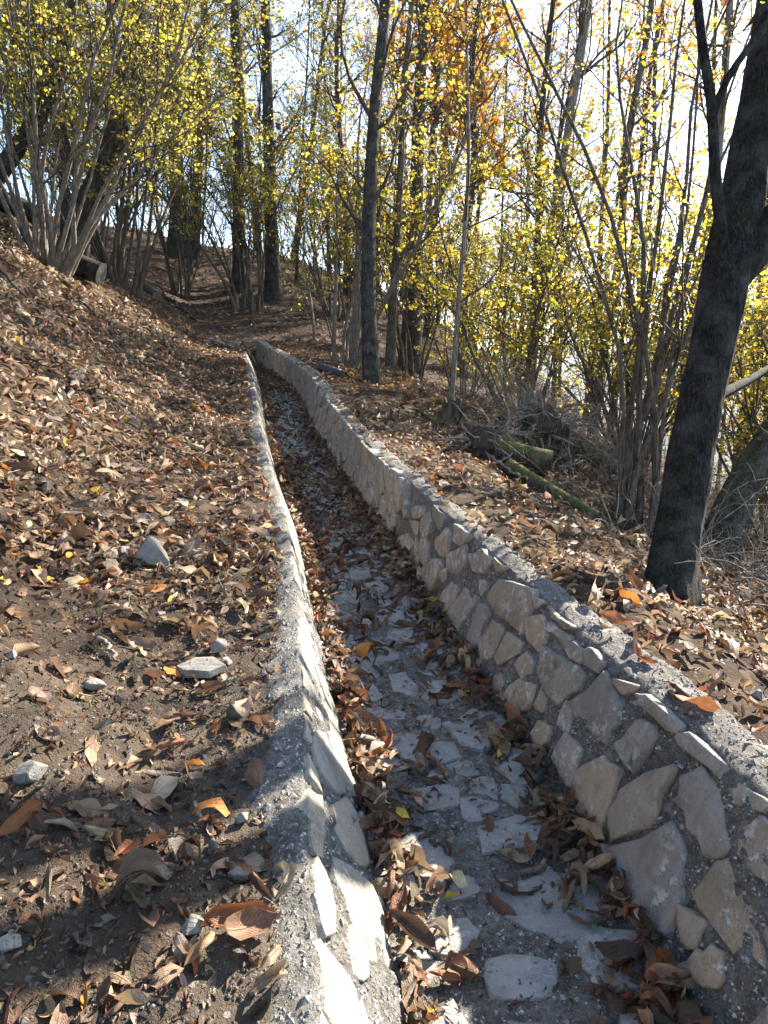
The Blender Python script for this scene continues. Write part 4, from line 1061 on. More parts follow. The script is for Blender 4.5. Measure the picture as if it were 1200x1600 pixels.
def stump(name, label, x, y, r0, h, seed):
    z = float(ground_z(x, y)); root = empty(name, (x, y, z), label, 'stump')
    n, m = 14, 28
    a_ = np.arange(m) * 2 * np.pi / m
    rr_ = np.random.default_rng(seed)
    jag = h * (.75 + .38 * fbm(np.cos(a_) * 2.2 + seed, np.sin(a_) * 2.2, 0, 3))
    V = []
    for k in range(n):
        t = k / (n - 1)
        rad = r0 * (1 + 1.0 * np.exp(-t / .22) - .25 * t) * (1 + .16 * np.cos(a_ * 5 + 1.3) * np.exp(-t / .4) + .10 * fbm(np.cos(a_) * 4, np.sin(a_) * 4, t * 2, 2))
        V.append(np.stack([rad * np.cos(a_) + .10 * t, rad * np.sin(a_), -.12 + (jag + .12) * t], -1))
    for k, t in enumerate((.9, .5, .2)):                      # the rotten hollow
        V.append(np.stack([r0 * .62 * np.cos(a_) * (1 - .25 * k) + .1, r0 * .62 * np.sin(a_) * (1 - .25 * k), jag * t], -1))
    V = np.array(V); k = len(V)
    ix = np.arange(k * m).reshape(k, m); j = np.roll(ix, -1, 1)
    F = np.stack([ix[:-1], j[:-1], j[1:], ix[1:]], -1).reshape(-1, 4)
    obj('bark', mesh_np('bark', V.reshape(-1, 3), F, mat=M['log']), root)
    an = rr_.uniform(0, 2 * np.pi, 6)
    for q_ in an:
        d = np.array([[math.cos(q_), math.sin(q_), -.1]])
        P, Rr = grow(np.array([[x, y, z]]) + d * r0 * 1.1, d, r0 * 2.6, r0 * .35, .02, 6, .12, -.10, rr_)
        P[:, :, 2] = ground_z(P[:, :, 0], P[:, :, 1]) + .01
        a = Acc(); a.tubes(P, Rr, 7, .1); a.build('root', M['log'], root)
    return root
stump('stump', 'split hollow stump with splayed roots under the slender sapling', .82, 9.85, .17, .42, 83)
roots('root_mat', 'mat of bare roots spreading below the split stump', (1.0, 9.2, float(ground_z(1.0, 9.2)) - .02), 16, .5, 84, .12, up=-.1, cat='roots')

# corrugated drain pipe
pp = empty('drain_pipe', (-.88, 12.66, float(ground_z(-.88, 12.66))), 'black corrugated plastic drain pipe end lying beside the wall', 'pipe')
p0 = np.array([-1.08, 12.80, float(ground_z(-1.08, 12.80)) + .055]); p1 = np.array([-.62, 12.46, float(ground_z(-.62, 12.46)) + .005])
S = 57; Pp = (p0[None] + (p1 - p0)[None] * np.linspace(0, 1, S)[:, None])[None]
Rp = (.082 + .009 * np.sign(np.sin(np.arange(S) * 2 * np.pi / 4 + .3)))[None]
a = Acc(); a.tubes(Pp, Rp, 24); a.build('corrugated_body', M['pipe'], pp)
a = Acc(); a.tubes(Pp, np.full((1, S), .066), 24); a.build('inner_bore', M['pipe'], pp)
ringq = Acc(); ringq.tubes(np.stack([p0, p0 + (p1 - p0) * .02])[None], np.array([[.066, .0905]]), 24); ringq.build('rim', M['pipe'], pp)

# ------------------------------------------------------------------ loose rocks
import bmesh
def rock_mesh(name, size, seed, mat, pts=None, n=22, flat=1.0):
    r = np.random.default_rng(seed)
    if pts is None:
        pts = nrm(r.normal(0, 1, (n, 3))) * r.uniform(.75, 1.0, (n, 1))
    pts = np.array(pts, float) * np.array(size) / 2
    bm = bmesh.new()
    for p in pts: bm.verts.new(p)
    bmesh.ops.convex_hull(bm, input=bm.verts)
    for v in [v for v in bm.verts if not v.link_faces]: bm.verts.remove(v)
    bmesh.ops.bevel(bm, geom=list(bm.edges), offset=min(size) * .035, segments=1, affect='EDGES', profile=.6)
    bmesh.ops.recalc_face_normals(bm, faces=bm.faces)
    me = bpy.data.meshes.new(name); bm.to_mesh(me); bm.free()
    me.materials.append(mat)
    return me
def rock(label, x, y, size, seed, mat='rock', rot=(0, 0, 0), pts=None, sink=.3, group='loose grey stones on the bank', n=16, name='rock'):
    o = obj(name, rock_mesh(name, size, seed, M[mat], pts, n), None, (x, y, float(ground_z(x, y)) + size[2] * (.5 - sink)))
    o.rotation_euler = rot
    return tag(o, label, 'rock', group)
PYR = [(-1, -.5, -1), (1, -.6, -1), (.7, .8, -1), (-.8, .8, -1), (-.95, -.6, -.3), (.98, -.6, -.45), (-.15, .05, 1), (-.3, -.2, .75), (.2, .3, .7), (.75, .5, -.2)]
rock('pyramid shaped pale grey rock, largest on the bank', -1.06, 3.28, (.165, .13, .15), 1, rot=(0, .05, .2), pts=PYR, sink=.16)
rock('small slanted grey rock touching the pyramid shaped rock', -1.22, 3.36, (.10, .09, .08), 2, rot=(.2, .3, .4), sink=.25)
SLAB = [(-1, -.3, -.6), (-.7, .6, -.6), (.3, .9, -.5), (1, .1, -.5), (.5, -.8, -.6), (-.6, -.8, -.6), (-.95, -.2, .4), (-.6, .55, .7), (.3, .8, .6), (.95, .1, .3), (.45, -.75, .4), (-.55, -.7, .5)]
rock('flat grey slab rock lying on the soil near the wall', -.655, 2.50, (.185, .13, .055), 3, rot=(.10, -.03, -.1), pts=SLAB, sink=.15)
rock('rounded grey stone behind the flat slab rock', -.62, 2.63, (.085, .07, .06), 4, rot=(.1, .1, .3), sink=.1)
rock('small grey stone wedged right of the flat slab rock', -.575, 2.57, (.07, .05, .045), 5, rot=(.3, .1, .8), sink=.15)
rock('half buried grey stone left of the curved stick', -.93, 2.22, (.095, .08, .06), 6, rot=(.0, .2, .3), sink=.3)
rock('dark mossy clod of earth beside the wall mortar', -.47, 2.19, (.075, .065, .07), 7, 'clod', n=30, sink=.2)
rock('buried pale stone at the left edge of the bare soil', -.88, 1.68, (.11, .09, .07), 8, rot=(.1, -.1, .2), sink=.35)
rock('buried grey block near the orange leaf', -.41, 1.60, (.06, .05, .045), 9, rot=(.1, .2, .5), sink=.2)
rock('small pale block against the wall mortar', -.37, 1.73, (.05, .04, .04), 10, rot=(.3, .2, .1), sink=.2)
rock('grey blue stone in the bottom left corner', -.71, 1.22, (.07, .05, .035), 11, rot=(.1, .3, .9), sink=.15)
rock('grey stone at the bottom beside the curled brown leaf', -.395, 1.33, (.06, .05, .04), 12, rot=(.2, .1, .3), sink=.2)
rock('pale stone under the upturned leaf by the mortar', -.33, 1.50, (.08, .05, .035), 13, rot=(0, .1, .6), sink=.2)
for i, (x, y, s, lab) in enumerate([(-1.27, 3.85, .09, 'grey stone uphill and left of the pyramid shaped rock'), (-1.17, 3.92, .10, 'wide grey stone uphill of the pyramid shaped rock'), (-1.04, 4.12, .09, 'upright grey stone half in leaves uphill of the pyramid rock'),
                                    (-1.17, 2.20, .06, 'small grey stone at the left edge among tan leaves'), (-1.02, 3.60, .055, 'small stone just behind the pyramid shaped rock'), (-.80, 4.1, .08, 'grey stone buried in leaves close to the low wall'),
                                    (-1.75, 4.6, .10, 'dark stone half hidden in the leafy bank'), (-.62, 3.1, .05, 'pebble sized stone on the soil beside the low wall'), (-.90, 2.85, .05, 'small stone between the slab rock and the pyramid rock')]):
    rock(lab, x, y, (s, s * .8, s * .8), 30 + i, rot=(.2 * i, .1, i * .9), sink=.25)
for i, (x, y, s, lab) in enumerate([(.95, 4.6, .10, 'mortar smeared stone on the leaves behind the right wall'), (1.15, 4.9, .13, 'pale rubble stone behind the right wall nearest the big tree'), (.75, 5.3, .12, 'flat pale rubble stone on the strip behind the right wall'), (1.28, 2.75, .05, 'white pebble at the foot of the big dark tree'), (1.30, 2.4, .07, 'brown stone at the outer edge of the wall top'),
                                    (.62, 5.9, .10, 'rubble stone half under leaves behind the right wall')]):
    rock(lab, x, y, (s, s * .8, s * .55), 50 + i, rot=(.1, .2 * i, i * 1.3), sink=.3, group='rubble stones behind the right wall')
for i in range(9):
    x, y = -3.35 - .22 * (i % 4) + .05 * i, 16.5 + .28 * (i // 2)
    rock('broken dark rubble stone heaped at the head of the channel', x, y, (.28, .22, .2), 60 + i, rot=(.3 * i, .4, i), sink=.2, group='rubble heaped at the channel head')

# fine gravel lying on the bare soil and along the wall
def gravel():
    r = np.random.default_rng(91); N = 13000
    y = r.uniform(.7, 3.6, N) ** 1.0; u = np.abs(r.normal(0, .55, N))
    x = FL1(y) - .10 - u
    z = ground_z(x, y)
    s = r.gamma(1.3, .0016, N) + .0012
    O = np.array([(1, 0, 0), (-1, 0, 0), (0, 1, 0), (0, -1, 0), (0, 0, .7), (0, 0, -.7)], float)
    V = O[None] * r.uniform(.6, 1.3, (N, 6, 1)) * s[:, None, None]
    an = r.uniform(0, 6.28, N); ca, sa = np.cos(an), np.sin(an)
    Vx = V[..., 0] * ca[:, None] - V[..., 1] * sa[:, None]; Vy = V[..., 0] * sa[:, None] + V[..., 1] * ca[:, None]
    V = np.stack([Vx, Vy, V[..., 2]], -1) + np.stack([x, y, z + s * .25], -1)[:, None]
    T = np.array([(0, 2, 4), (2, 1, 4), (1, 3, 4), (3, 0, 4), (2, 0, 5), (1, 2, 5), (3, 1, 5), (0, 3, 5)])
    F = (np.arange(N)[:, None, None] * 6 + T[None]).reshape(-1, 3)
    o = obj('gravel', mesh_np('gravel', V.reshape(-1, 3), None, F, M['grit'], smooth=False))
    tag(o, 'small stones scattered over the bare soil by the low wall', kind='stuff')
gravel()

# ------------------------------------------------------------------ sticks and dead branches on the ground
def stick(label, pts, r0, mat='twig_pale', side=0, seed=0, group='dead branches lying on the ground', lift=.01):
    r = np.random.default_rng(seed)
    P = np.array([(x, y, float(ground_z(x, y)) + lift + dz) for x, y, dz in pts])
    root = empty('fallen_branch', tuple(P[0]), label, 'branch', group)
    Q = resample(P, 16)
    Q[1:-1] += r.normal(0, r0 * .5, (14, 3))
    Q = Q[None]; Rr = np.linspace(r0, r0 * .55, 16)[None]
    a = Acc(); a.tubes(Q, Rr, 8, .12); a.build('stem', M[mat], root)
    if side:
        s1, d1, rad, _ = sprout(Q, Rr, side, .2, 1, .4, 1.0, r)
        P2, R2_ = grow(s1, d1, np.linalg.norm(P[-1] - P[0]) * .4 * r.uniform(.3, 1, side), rad * .5, .0025, 5, .15, -.02, r)
        a = Acc(); a.tubes(P2, R2_, 5); tag(a.build('twigs', M[mat], root), kind='stuff')
stick('short curved pale stick on the bare soil', [(-1.02, 2.50, .015), (-.97, 2.47, .02), (-.93, 2.42, .008)], .009, 'twig_pale', 0, 1)
stick('thin straight stick left of the low wall mortar', [(-.58, 2.38, .02), (-.50, 2.42, .02)], .006, 'twig_pale', 0, 2)
stick('thick broken branch standing out of the leaves in the middle of the bank', [(-2.62, 6.5, .10), (-2.58, 6.3, .06), (-2.50, 6.0, .02), (-2.44, 5.8, 0)], .028, 'bark_hazel', 0, 3)
stick('long thin stick lying down the bank above the middle branch', [(-3.6, 7.4, .03), (-3.2, 7.0, .03), (-2.8, 6.4, .02)], .014, 'twig', 3, 4)
stick('dark bent branch on the bank below the charred log', [(-4.9, 11.6, .06), (-4.5, 11.2, .05), (-4.05, 10.8, .02)], .035, 'bark', 2, 5)
stick('pale straight stick on the bank below the dark hazel', [(-4.2, 12.3, .03), (-3.85, 12.6, .06), (-3.5, 12.9, .05)], .018, 'twig_pale', 0, 6)
stick('long brown branch lying across the bank at the left edge', [(-5.6, 9.6, .05), (-4.7, 9.3, .04), (-3.9, 8.6, .02)], .025, 'twig', 3, 7)
stick('grey branch on the upper bank at the left edge', [(-6.6, 11.3, .05), (-5.6, 11.1, .05), (-4.9, 10.6, .03)], .03, 'bark_hazel', 2, 8)
stick('brown stick pointing downhill on the mid bank', [(-2.3, 8.4, .03), (-2.0, 7.9, .02), (-1.85, 7.4, .01)], .016, 'twig', 2, 9)
stick('small stick among leaves left of the low wall', [(-1.6, 5.5, .02), (-1.4, 5.35, .03), (-1.25, 5.3, .01)], .012, 'twig', 0, 10)
stick('fine dry twig lying over leaves in the middle of the bank', [(-2.3, 5.4, .03), (-1.9, 5.2, .04), (-1.55, 4.9, .02)], .005, 'twig_pale', 3, 11)
stick('branch across the channel at its far head', [(-3.1, 16.6, .35), (-2.7, 16.0, .3), (-2.3, 15.6, .25)], .018, 'twig', 0, 12)
stick('long dead pole leaning against the sawn mossy log', [(1.15, 7.75, .02), (1.32, 7.85, .12), (1.55, 8.0, .28)], .013, 'twig_pale', 0, 13)
stick('broken stick end poking from under the sawn mossy log', [(1.1, 7.95, .05), (1.3, 7.6, .06), (1.45, 7.4, .04)], .022, 'wood', 0, 14)
stick('white forked stick on the leaves past the mossy logs', [(2.0, 8.4, .04), (2.15, 8.35, .1), (2.3, 8.5, .16)], .012, 'twig_pale', 2, 15)
stick('long pale pole slanting down through the twigs by the logs', [(1.9, 9.0, .55), (2.6, 8.9, .3), (3.4, 8.8, .15)], .012, 'twig_pale', 0, 16)
stick('dead branch at the foot of the leaning right edge trunk', [(3.3, 6.6, .05), (3.6, 6.9, .1), (4.2, 7.2, .05)], .02, 'twig_pale', 4, 17)
stick('bare twig arching in front of the big dark tree foot', [(1.75, 3.3, .02), (1.62, 3.35, .22), (1.5, 3.5, .34)], .004, 'twig_pale', 3, 18)
stick('bare twiggy branch rising at the right edge below the big tree', [(2.0, 3.4, .0), (1.85, 3.2, .18), (1.75, 3.0, .42)], .006, 'twig_pale', 6, 19)
stick('dark twiggy branch bending over the right wall edge leaves', [(1.95, 2.9, .0), (1.8, 2.95, .2), (1.62, 3.1, .36)], .006, 'twig', 6, 20)
stick('thin branch curving through the brush right of the big dark tree', [(2.6, 4.2, .0), (2.35, 4.1, .25), (2.1, 3.9, .5)], .007, 'twig', 6, 21)
stick('fallen pole beyond the channel head below the stout trunk', [(-6.4, 22.2, .1), (-5.8, 21.7, .1), (-5.2, 21.0, .08)], .05, 'bark', 0, 22)

# ------------------------------------------------------------------ fallen leaves
def leaf_grid(nu, nv, seed):
    r = np.random.default_rng(seed)
    t = np.linspace(0, 1, nu + 1)[:, None]; s = np.linspace(-1, 1, nv + 1)[None]
    wid = r.uniform(.30, .62) * .5 * np.maximum(np.sin(np.pi * t ** r.uniform(.75, 1.05)), 0) ** .8
    jag = 1 + (.17 * r.normal(0, 1, (nu + 1, nv + 1)) * (np.abs(s) > .9) if nu > 4 else 0)
    y = s * wid * jag
    x = (t - .5) * np.ones_like(s)
    roll = r.uniform(.3, 3.0) * (1 if r.random() < .8 else -1)          # curl of the blade across
    k = np.maximum(wid.max(), .05)
    th = y / k * roll * (.5 + t)
    rad = k / max(abs(roll), .2)
    yy = rad * np.sin(th) / 1.0 * np.sign(1); zz = rad * (1 - np.cos(th)) * np.sign(roll)
    z = zz + .09 * r.normal() * np.sin(t * 5 + r.uniform(0, 6)) * np.abs(s) + .05 * np.abs(s) * np.sin(t * 11 + s * 2 + r.uniform(0, 6))
    bend = r.normal(0, 1.5)                                              # curl along the midrib
    a = bend * (x)
    X = np.where(abs(bend) > .05, np.sin(a) / bend, x); Z = z + (1 - np.cos(a)) / bend if abs(bend) > .05 else z
    tw = r.normal(0, .7) * x
    Y2 = yy * np.cos(tw) - (Z - Z.mean()) * np.sin(tw); Z2 = yy * np.sin(tw) + (Z - Z.mean()) * np.cos(tw)
    V = np.stack([X, Y2, Z2], -1).reshape(-1, 3)
    V[:, 2] -= np.percentile(V[:, 2], 25)
    UV = np.stack([t * np.ones_like(s), .5 + s * .5 * np.ones_like(t)], -1).reshape(-1, 2)
    ix = np.arange((nu + 1) * (nv + 1)).reshape(nu + 1, nv + 1)
    F = np.stack([ix[:-1, :-1], ix[1:, :-1], ix[1:, 1:], ix[:-1, 1:]], -1).reshape(-1, 4)
    return V, F, UV, abs(roll) + abs(bend) * .5

HI = [leaf_grid(6, 4, 900 + i) for i in range(16)]
MID = [leaf_grid(4, 2, 950 + i) for i in range(12)]
LOW = [leaf_grid(2, 2, 980 + i) for i in range(12)]
LC = {'dark brown': (.085, .048, .032), 'brown': (.17, .092, .052), 'russet': (.22, .085, .036), 'tan': (.33, .225, .135), 'pale tan': (.46, .345, .22), 'grey brown': (.21, .165, .125), 'orange': (.46, .17, .030), 'yellow': (.56, .40, .05)}
LCN = list(LC); LCV = np.array([LC[k] for k in LCN])

def frames(nv, yaw):
    ref = np.stack([np.cos(yaw), np.sin(yaw), np.zeros_like(yaw)], -1)
    x = nrm(ref - nv * np.sum(ref * nv, -1, keepdims=True)); y = np.cross(nv, x)
    return np.stack([x, y, nv], 1)

rl = np.random.default_rng(123)
LV = []      # position, normal, size, colour index, zone
def add_zone(x, y, z, n, size, probs, zone, tilt=.62):
    N = len(x)
    n = nrm(n + rl.normal(0, tilt, (N, 3)))
    n[:, 2] = np.abs(n[:, 2]); n = nrm(n)
    c = rl.choice(len(LCN), N, p=np.array(probs) / sum(probs)) if not isinstance(probs, np.ndarray) else probs
    LV.append((np.stack([x, y, z], -1), n, size, c, np.full(N, zone)))
def sizes(N, m=.088, s=.36): return np.clip(m * np.exp(rl.normal(0, s, N)), .035, .18)

PB = [17, 30, 8, 25, 10, 16, 2.0, .6]
# left bank
N = 92000
y = .6 + 19.4 * rl.uniform(0, 1, N) ** 1.25; u = rl.uniform(-.12, 9.5, N); x = FL1(y) - .06 - u
dens = litter_mask(x, y) * (1 - .5 * sstep(10, 18, y)) * np.clip(.75 + .5 * fbm(x * .9, y * .9, 3.0, 2), .25, 1)
k = (rl.random(N) < dens) & (np.abs(x) < .6 * y + .9) & (x > -.62 * y - .9)
x, y = x[k], y[k]; N = len(x)
add_zone(x, y, ground_z(x, y) + rl.uniform(.0, .045, N) * sstep(1.5, 4, y) + .004, ground_n(x, y), sizes(N) * (1 + .2 * sstep(9, 18, y)) * (.8 + .2 * sstep(2, 4, y)), PB, 0, .50)
# channel floor: drifted against both walls
N = 8500
y = .6 + 17 * rl.uniform(0, 1, N) ** 1.35; a_ = rl.beta(.5, .55, N)
d_ = np.clip(.28 + .65 * np.abs(2 * a_ - 1) ** 1.8 + .5 * fbm(a_ * 2.2 + 5, y * 1.3, 7.0, 2) - .10 * (1 - sstep(2.5, 5, y)) + .30 * sstep(4, 7, y), 0.02, 1)
k = rl.random(N) < d_; y, a_ = y[k], a_[k]; N = len(y)
Pf_ = surf_floor(y, .03 + .94 * a_)
edge = np.abs(2 * a_ - 1) ** 3
add_zone(Pf_[:, 0], y, Pf_[:, 2] + .012 + edge * rl.uniform(0, .07, N), np.repeat([[0, 0, 1.0]], N, 0) + np.stack([-np.sign(a_ - .5) * edge * .5, 0 * y, 0 * y], -1), sizes(N, .088), [30, 30, 14, 12, 4, 8, 1, .8], 1, .5)
N = 2200
y = .8 + 7 * rl.uniform(0, 1, N) ** 1.3; a_ = rl.uniform(.02, .98, N); Pf_ = surf_floor(y, a_)
add_zone(Pf_[:, 0], y, Pf_[:, 2] + .010, np.repeat([[0, 0, 1.0]], N, 0), rl.uniform(.01, .04, N), [34, 30, 10, 14, 4, 8, .5, .5], 1, .35)
# crumbled leaf scraps on the bare soil
N = 5200
y = rl.uniform(.7, 4.5, N); u = np.abs(rl.normal(0, .9, N)); x = FL1(y) - .08 - u
k = np.abs(x) < .6 * y + .6; x, y = x[k], y[k]; N = len(x)
add_zone(x, y, ground_z(x, y) + rl.uniform(0, .006, N), ground_n(x, y), rl.uniform(.012, .045, N), [30, 30, 8, 20, 6, 14, 1, .3], 0, .5)
# right bank
N = 40000
y = rl.uniform(1.4, 20, N); w = rl.uniform(-.02, 7.5, N); x = FR2(y) + w
dens = (1 - .45 * sstep(11, 18, y)) * np.clip(.8 + .5 * fbm(x * .9, y * .9, 13.0, 2), .3, 1) * (.45 + .55 * sstep(0, .18, w))
k = (rl.random(N) < dens) & (np.abs(x) < .6 * y + .9); x, y = x[k], y[k]; N = len(x)
gold = ((fbm(x * .5 + 3, y * .5, 21.0, 2) > -.05) & (y > 10.5) & (x < 2.5)) | ((np.abs(x - 1.3) < .8) & (np.abs(y - 10.6) < 1.0))
ci = rl.choice(len(LCN), N, p=np.array(PB) / sum(PB)); g2 = gold & (rl.random(N) < .55); ci[g2] = rl.choice([6, 7, 3], int(g2.sum()), p=[.5, .25, .25])
add_zone(x, y, ground_z(x, y) + rl.uniform(0, .045, N), ground_n(x, y), sizes(N, .08) * (1 + .25 * sstep(9, 18, y)), ci, 2)
# far slope beyond the channel head
N = 15000
x = rl.uniform(-15, 11, N); y = rl.uniform(17.5, 36, N)
k = (np.abs(x) < .55 * y + 1) & (rl.random(N) < np.clip(.8 + .5 * fbm(x * .5, y * .5, 2.2, 2), .2, 1)); x, y = x[k], y[k]; N = len(x)
gold = (fbm(x * .4 + 3, y * .4, 21.0, 2) > .1) & (x > -4); ci = rl.choice(len(LCN), N, p=np.array(PB) / sum(PB)); g2 = gold & (rl.random(N) < .45); ci[g2] = rl.choice([6, 7, 3], int(g2.sum()), p=[.4, .3, .3])
add_zone(x, y, ground_z(x, y) + rl.uniform(.0, .04, N), ground_n(x, y, .15), sizes(N, .15), ci, 3)
# a few on the wall tops
N = 170
y = rl.uniform(1.2, 12, N); t_ = rl.uniform(.3, 1.1, N); x = FR1(y) * (1 - t_) + FR2(y) * t_
add_zone(x, y, FZ(y) + HR + .025, np.repeat([[0, 0, 1.0]], N, 0), sizes(N, .075), PB, 4)

LP = np.concatenate([l[0] for l in LV]); LN = np.concatenate([l[1] for l in LV]); LS = np.concatenate([l[2] for l in LV]); LCI = np.concatenate([l[3] for l in LV]); LZ = np.concatenate([l[4] for l in LV])
LYAW = rl.uniform(0, 2 * np.pi, len(LP)); LVAR = rl.integers(0, 10000, len(LP))
LB = frames(LN, LYAW) * LS[:, None, None]
LCOL = LCV[LCI] * rl.uniform(.7, 1.5, (len(LP), 1)) * (1 + rl.normal(0, .05, (len(LP), 3)))
cp, sp_ = math.cos(R(11)), math.sin(R(11))
dep = LP[:, 1] * cp - LP[:, 2] * sp_
px = LP[:, 0] / dep * 1155; py = (LP[:, 1] * sp_ + LP[:, 2] * cp) / dep * 1155
inview = (np.abs(px) < 600) & (np.abs(py) < 800) & (dep > .5)
score = np.where(inview, LS / dep, 0)
order = np.argsort(-score)
NEAR = order[:282]
rest = np.ones(len(LP), bool); rest[NEAR] = False

def litter(name, label, sel, variants):
    ids = np.where(sel)[0]; Vs, Fs, Cs, Us = [], [], [], []; off = 0
    vi = LVAR[ids] % len(variants)
    for k, (V, F, UV, _) in enumerate(variants):
        m = ids[vi == k]
        if not len(m): continue
        W_ = np.einsum('vk,nkc->nvc', V, LB[m]) + LP[m][:, None]
        nv = len(V)
        Vs.append(W_.reshape(-1, 3)); Fs.append((off + np.arange(len(m))[:, None, None] * nv + F[None]).reshape(-1, 4)); off += len(m) * nv
        Cs.append(np.repeat(LCOL[m], nv, 0)); Us.append(np.tile(UV, (len(m), 1)))
    o = obj(name, mesh_np(name, np.concatenate(Vs), np.concatenate(Fs), mat=M['litter'], smooth=True, colr=np.concatenate(Cs), uv=np.concatenate(Us)))
    return tag(o, label, kind='stuff')
zone_lab = {0: 'dry brown and tan leaves carpeting the left bank', 1: 'brown leaves drifted along the channel floor', 2: 'dry leaves carpeting the slope behind the right wall', 3: 'brown and golden leaves over the far slope', 4: 'scattered leaves on the right wall top'}
LZ5 = np.where((LZ == 0) & (LP[:, 1] > 5.0), 5, np.where((LZ == 2) & (LP[:, 1] > 6.0), 6, LZ))
zone_lab[5] = 'dry brown leaves covering the upper left bank below the hazels'; zone_lab[6] = 'dry leaves covering the slope around the mossy logs and trunks'
for zn in range(7):
    litter('leaf_litter', zone_lab[zn], rest & (LZ5 == zn), {0: MID, 1: MID, 2: MID, 3: LOW, 4: MID, 5: LOW, 6: LOW}[zn])
print('leaves', [(zn, int((LZ5 == zn).sum())) for zn in range(7)])

HIM = []
for V, F, UV, cv in HI:
    HIM.append(mesh_np('fallen_leaf', V, F, mat=M['fallen'], smooth=True, uv=UV))
from mathutils import Matrix
def put_leaf(p, B, colr, var, label, group):
    o = bpy.data.objects.new('fallen_leaf', HIM[var]); col.objects.link(o)
    m = Matrix.Identity(4)
    for c_ in range(3):
        for r_ in range(3): m[r_][c_] = float(B[c_][r_])
        m[c_][3] = float(p[c_])
    o.matrix_world = m
    o.color = (*[float(v) for v in colr], 1)
    return tag(o, label, 'leaf', group)
def where_leaf(i):
    x, y = LP[i, 0], LP[i, 1]; z = LZ[i]
    if z == 1:
        a_ = (x - FL0(y)) / (FR0(y) - FL0(y))
        s = 'drifted against the pale low wall on the channel floor' if a_ < .3 else ('drifted against the tall wall on the channel floor' if a_ > .7 else 'lying mid channel on the paving')
    elif z == 0:
        u = FL1(y) - x
        s = 'on the mortar edge of the low wall' if u < .2 else ('on the bare soil below the flat slab rock' if y < 2.3 else ('on the bank between the slab and pyramid rocks' if y < 3.2 else 'on the bank around the pyramid shaped rock'))
    elif z == 4: s = 'on the top of the tall wall'
    else: s = 'on the soil behind the tall wall'
    far = 'bottom row' if y < 1.75 else ''
    return s, far
for i in NEAR:
    var = int(LVAR[i] % len(HI)); cn = LCN[LCI[i]]
    s, far = where_leaf(i)
    shape = 'tightly curled' if HI[var][3] > 2.6 else ('half curled' if HI[var][3] > 1.6 else 'flat')
    lab = f'{shape} {cn} leaf {s}'
    if far: lab += ', ' + far
    lab = lab.replace('on the channel floor, bottom row', 'in the bottom row')
    put_leaf(LP[i], LB[i], LCOL[i], var, lab, 'fallen leaves ' + s)
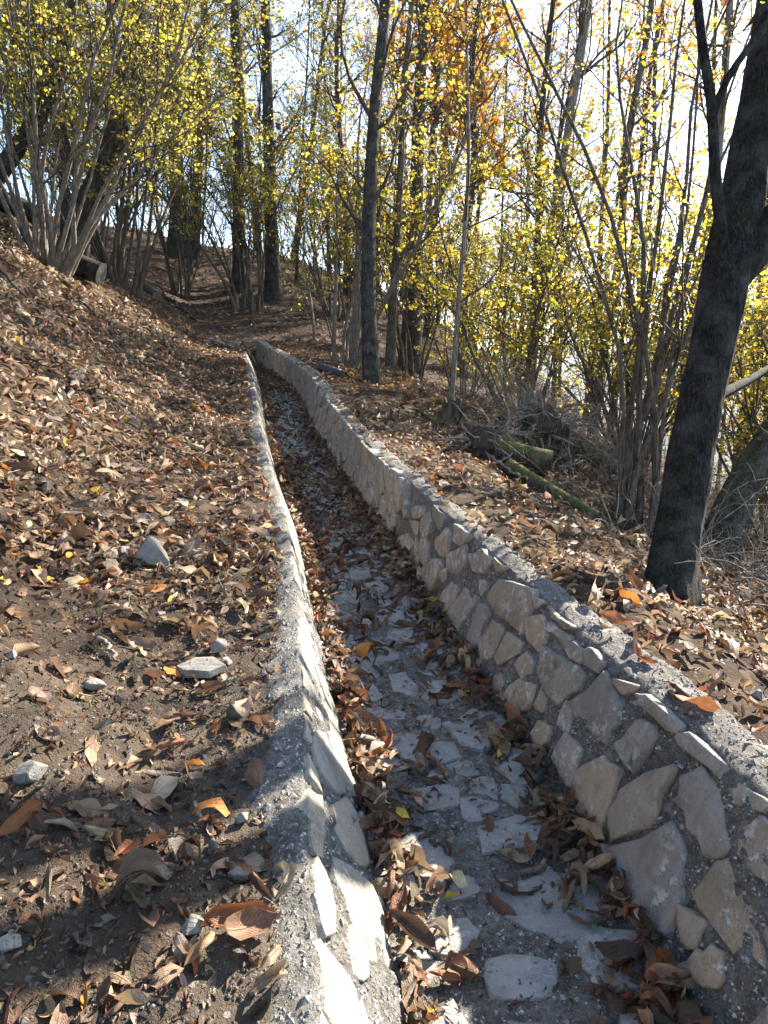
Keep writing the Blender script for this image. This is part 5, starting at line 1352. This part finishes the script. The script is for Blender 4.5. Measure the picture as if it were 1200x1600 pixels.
# leaves that stand out one by one
def special(x, y, size, yaw, cname, var, label, tilt=(0, 0), lift=.012, mult=1.0):
    n = ground_n(np.array([x]), np.array([y])); n = nrm(n + np.array([[tilt[0], tilt[1], 0]]))
    B = frames(n, np.array([yaw]))[0] * size
    put_leaf(np.array([x, y, float(ground_z(x, y)) + lift]), B, np.array(LC[cname]) * mult, var, label, 'leaves that stand out on the bare soil')
SPECIAL = [
    (-.445, 1.72, .115, .3, 'orange', 2, 'bright orange leaf on the soil beside the grey block', (.2, -.3), .03, 1.1),
    (-.83, 1.52, .12, 1.2, 'russet', 5, 'upright russet leaf at the left edge of the bare soil', (.3, -.5), .03, 1.3),
    (-.60, 1.82, .14, 1.0, 'pale tan', 7, 'long pale tan leaf lying alone on the bare soil', (0, -.2), .015, 1.1),
    (-.80, 1.86, .11, 2.2, 'tan', 3, 'broad veined tan leaf turned up on the bare soil', (.1, -.5), .02, 1.2),
    (-.52, 1.42, .145, .35, 'grey brown', 1, 'large flat grey brown leaf on the soil at the bottom', (0, -.1), .012, .9),
    (-.30, 1.36, .17, .2, 'russet', 6, 'crumpled russet leaf piled on the low wall mortar', (.1, -.5), .03, 1.0),
    (-.28, 1.32, .15, .5, 'brown', 9, 'brown leaf folded over at the bottom of the low wall mortar', (.2, -.4), .05, 1.1),
    (-.29, 1.45, .13, 2.4, 'dark brown', 11, 'dark brown cupped leaf above the crumpled russet leaf', (-.2, -.3), .035, 1.2),
    (-.70, 1.36, .10, 2.0, 'grey brown', 4, 'grey brown twisted leaf standing on the soil', (.2, -.5), .02, 1.1),
    (-.36, 1.92, .13, 1.9, 'brown', 8, 'folded brown leaf beside the low wall mortar', (.1, -.3), .02, 1.2),
    (-.86, 1.38, .13, .1, 'pale tan', 10, 'pale tan leaf with bright veins in the lower left corner', (0, -.4), .02, 1.1),
    (-.60, 2.36, .13, .2, 'brown', 12, 'brown leaf lying before the flat slab rock', (0, -.3), .02, 1.0),
    (-.36, 1.26, .12, 1.0, 'tan', 13, 'tan leaf on edge at the bottom near the wall', (.2, -.4), .03, 1.0),
    (-.63, 2.02, .10, .6, 'russet', 14, 'small russet leaf standing on the soil', (.3, -.6), .03, 1.3),
]
for s_ in SPECIAL: special(*s_)

# ------------------------------------------------------------------ far mountain and the air
def mountain():
    n, m = 70, 60
    az = np.radians(np.linspace(2, 75, n))[:, None]; dist = np.linspace(900, 3600, m)[None]
    prof = sstep(0, 1, (dist - 900) / 1700.0)
    top = 360 * sstep(18, 44, np.degrees(az)) + 40
    X = np.sin(az) * dist; Y = np.cos(az) * dist
    Z = -190 + prof * (top + 190) * (1 + .10 * fbm(X * .0022, Y * .0022, 0, 4)) + 26 * fbm(X * .008, Y * .008, 1.0, 4) * prof
    ix = np.arange(n * m).reshape(n, m)
    F = np.stack([ix[:-1, :-1], ix[1:, :-1], ix[1:, 1:], ix[:-1, 1:]], -1).reshape(-1, 4)
    o = obj('mountain', mesh_np('mountain', np.stack([X, Y, Z], -1).reshape(-1, 3), F[:, ::-1], mat=M['forest']))
    tag(o, 'far wooded mountain across the valley', kind='structure')
mountain()
def haze():
    k = NT('haze_air'); vol = k.n('ShaderNodeVolumePrincipled')
    vol.inputs['Color'].default_value = (.82, .90, 1.0, 1); vol.inputs['Density'].default_value = HAZE; vol.inputs['Anisotropy'].default_value = .3
    k.t.links.new(vol.outputs[0], k.out.inputs['Volume'])
    x0, x1, y0, y1, z0, z1 = -120, 3700, -120, 3800, -260, 480
    V = [(x, y, z) for x in (x0, x1) for y in (y0, y1) for z in (z0, z1)]
    F = [(0, 1, 3, 2), (4, 6, 7, 5), (0, 4, 5, 1), (2, 3, 7, 6), (0, 2, 6, 4), (1, 5, 7, 3)]
    o = obj('haze', mesh_np('haze', V, F, mat=k.m, smooth=False))
    tag(o, 'thin blue haze over the valley', kind='stuff')
HAZE = .00014
haze()

print('tris', sum(len(m_.loops) - 2 * len(m_.polygons) for m_ in bpy.data.meshes))
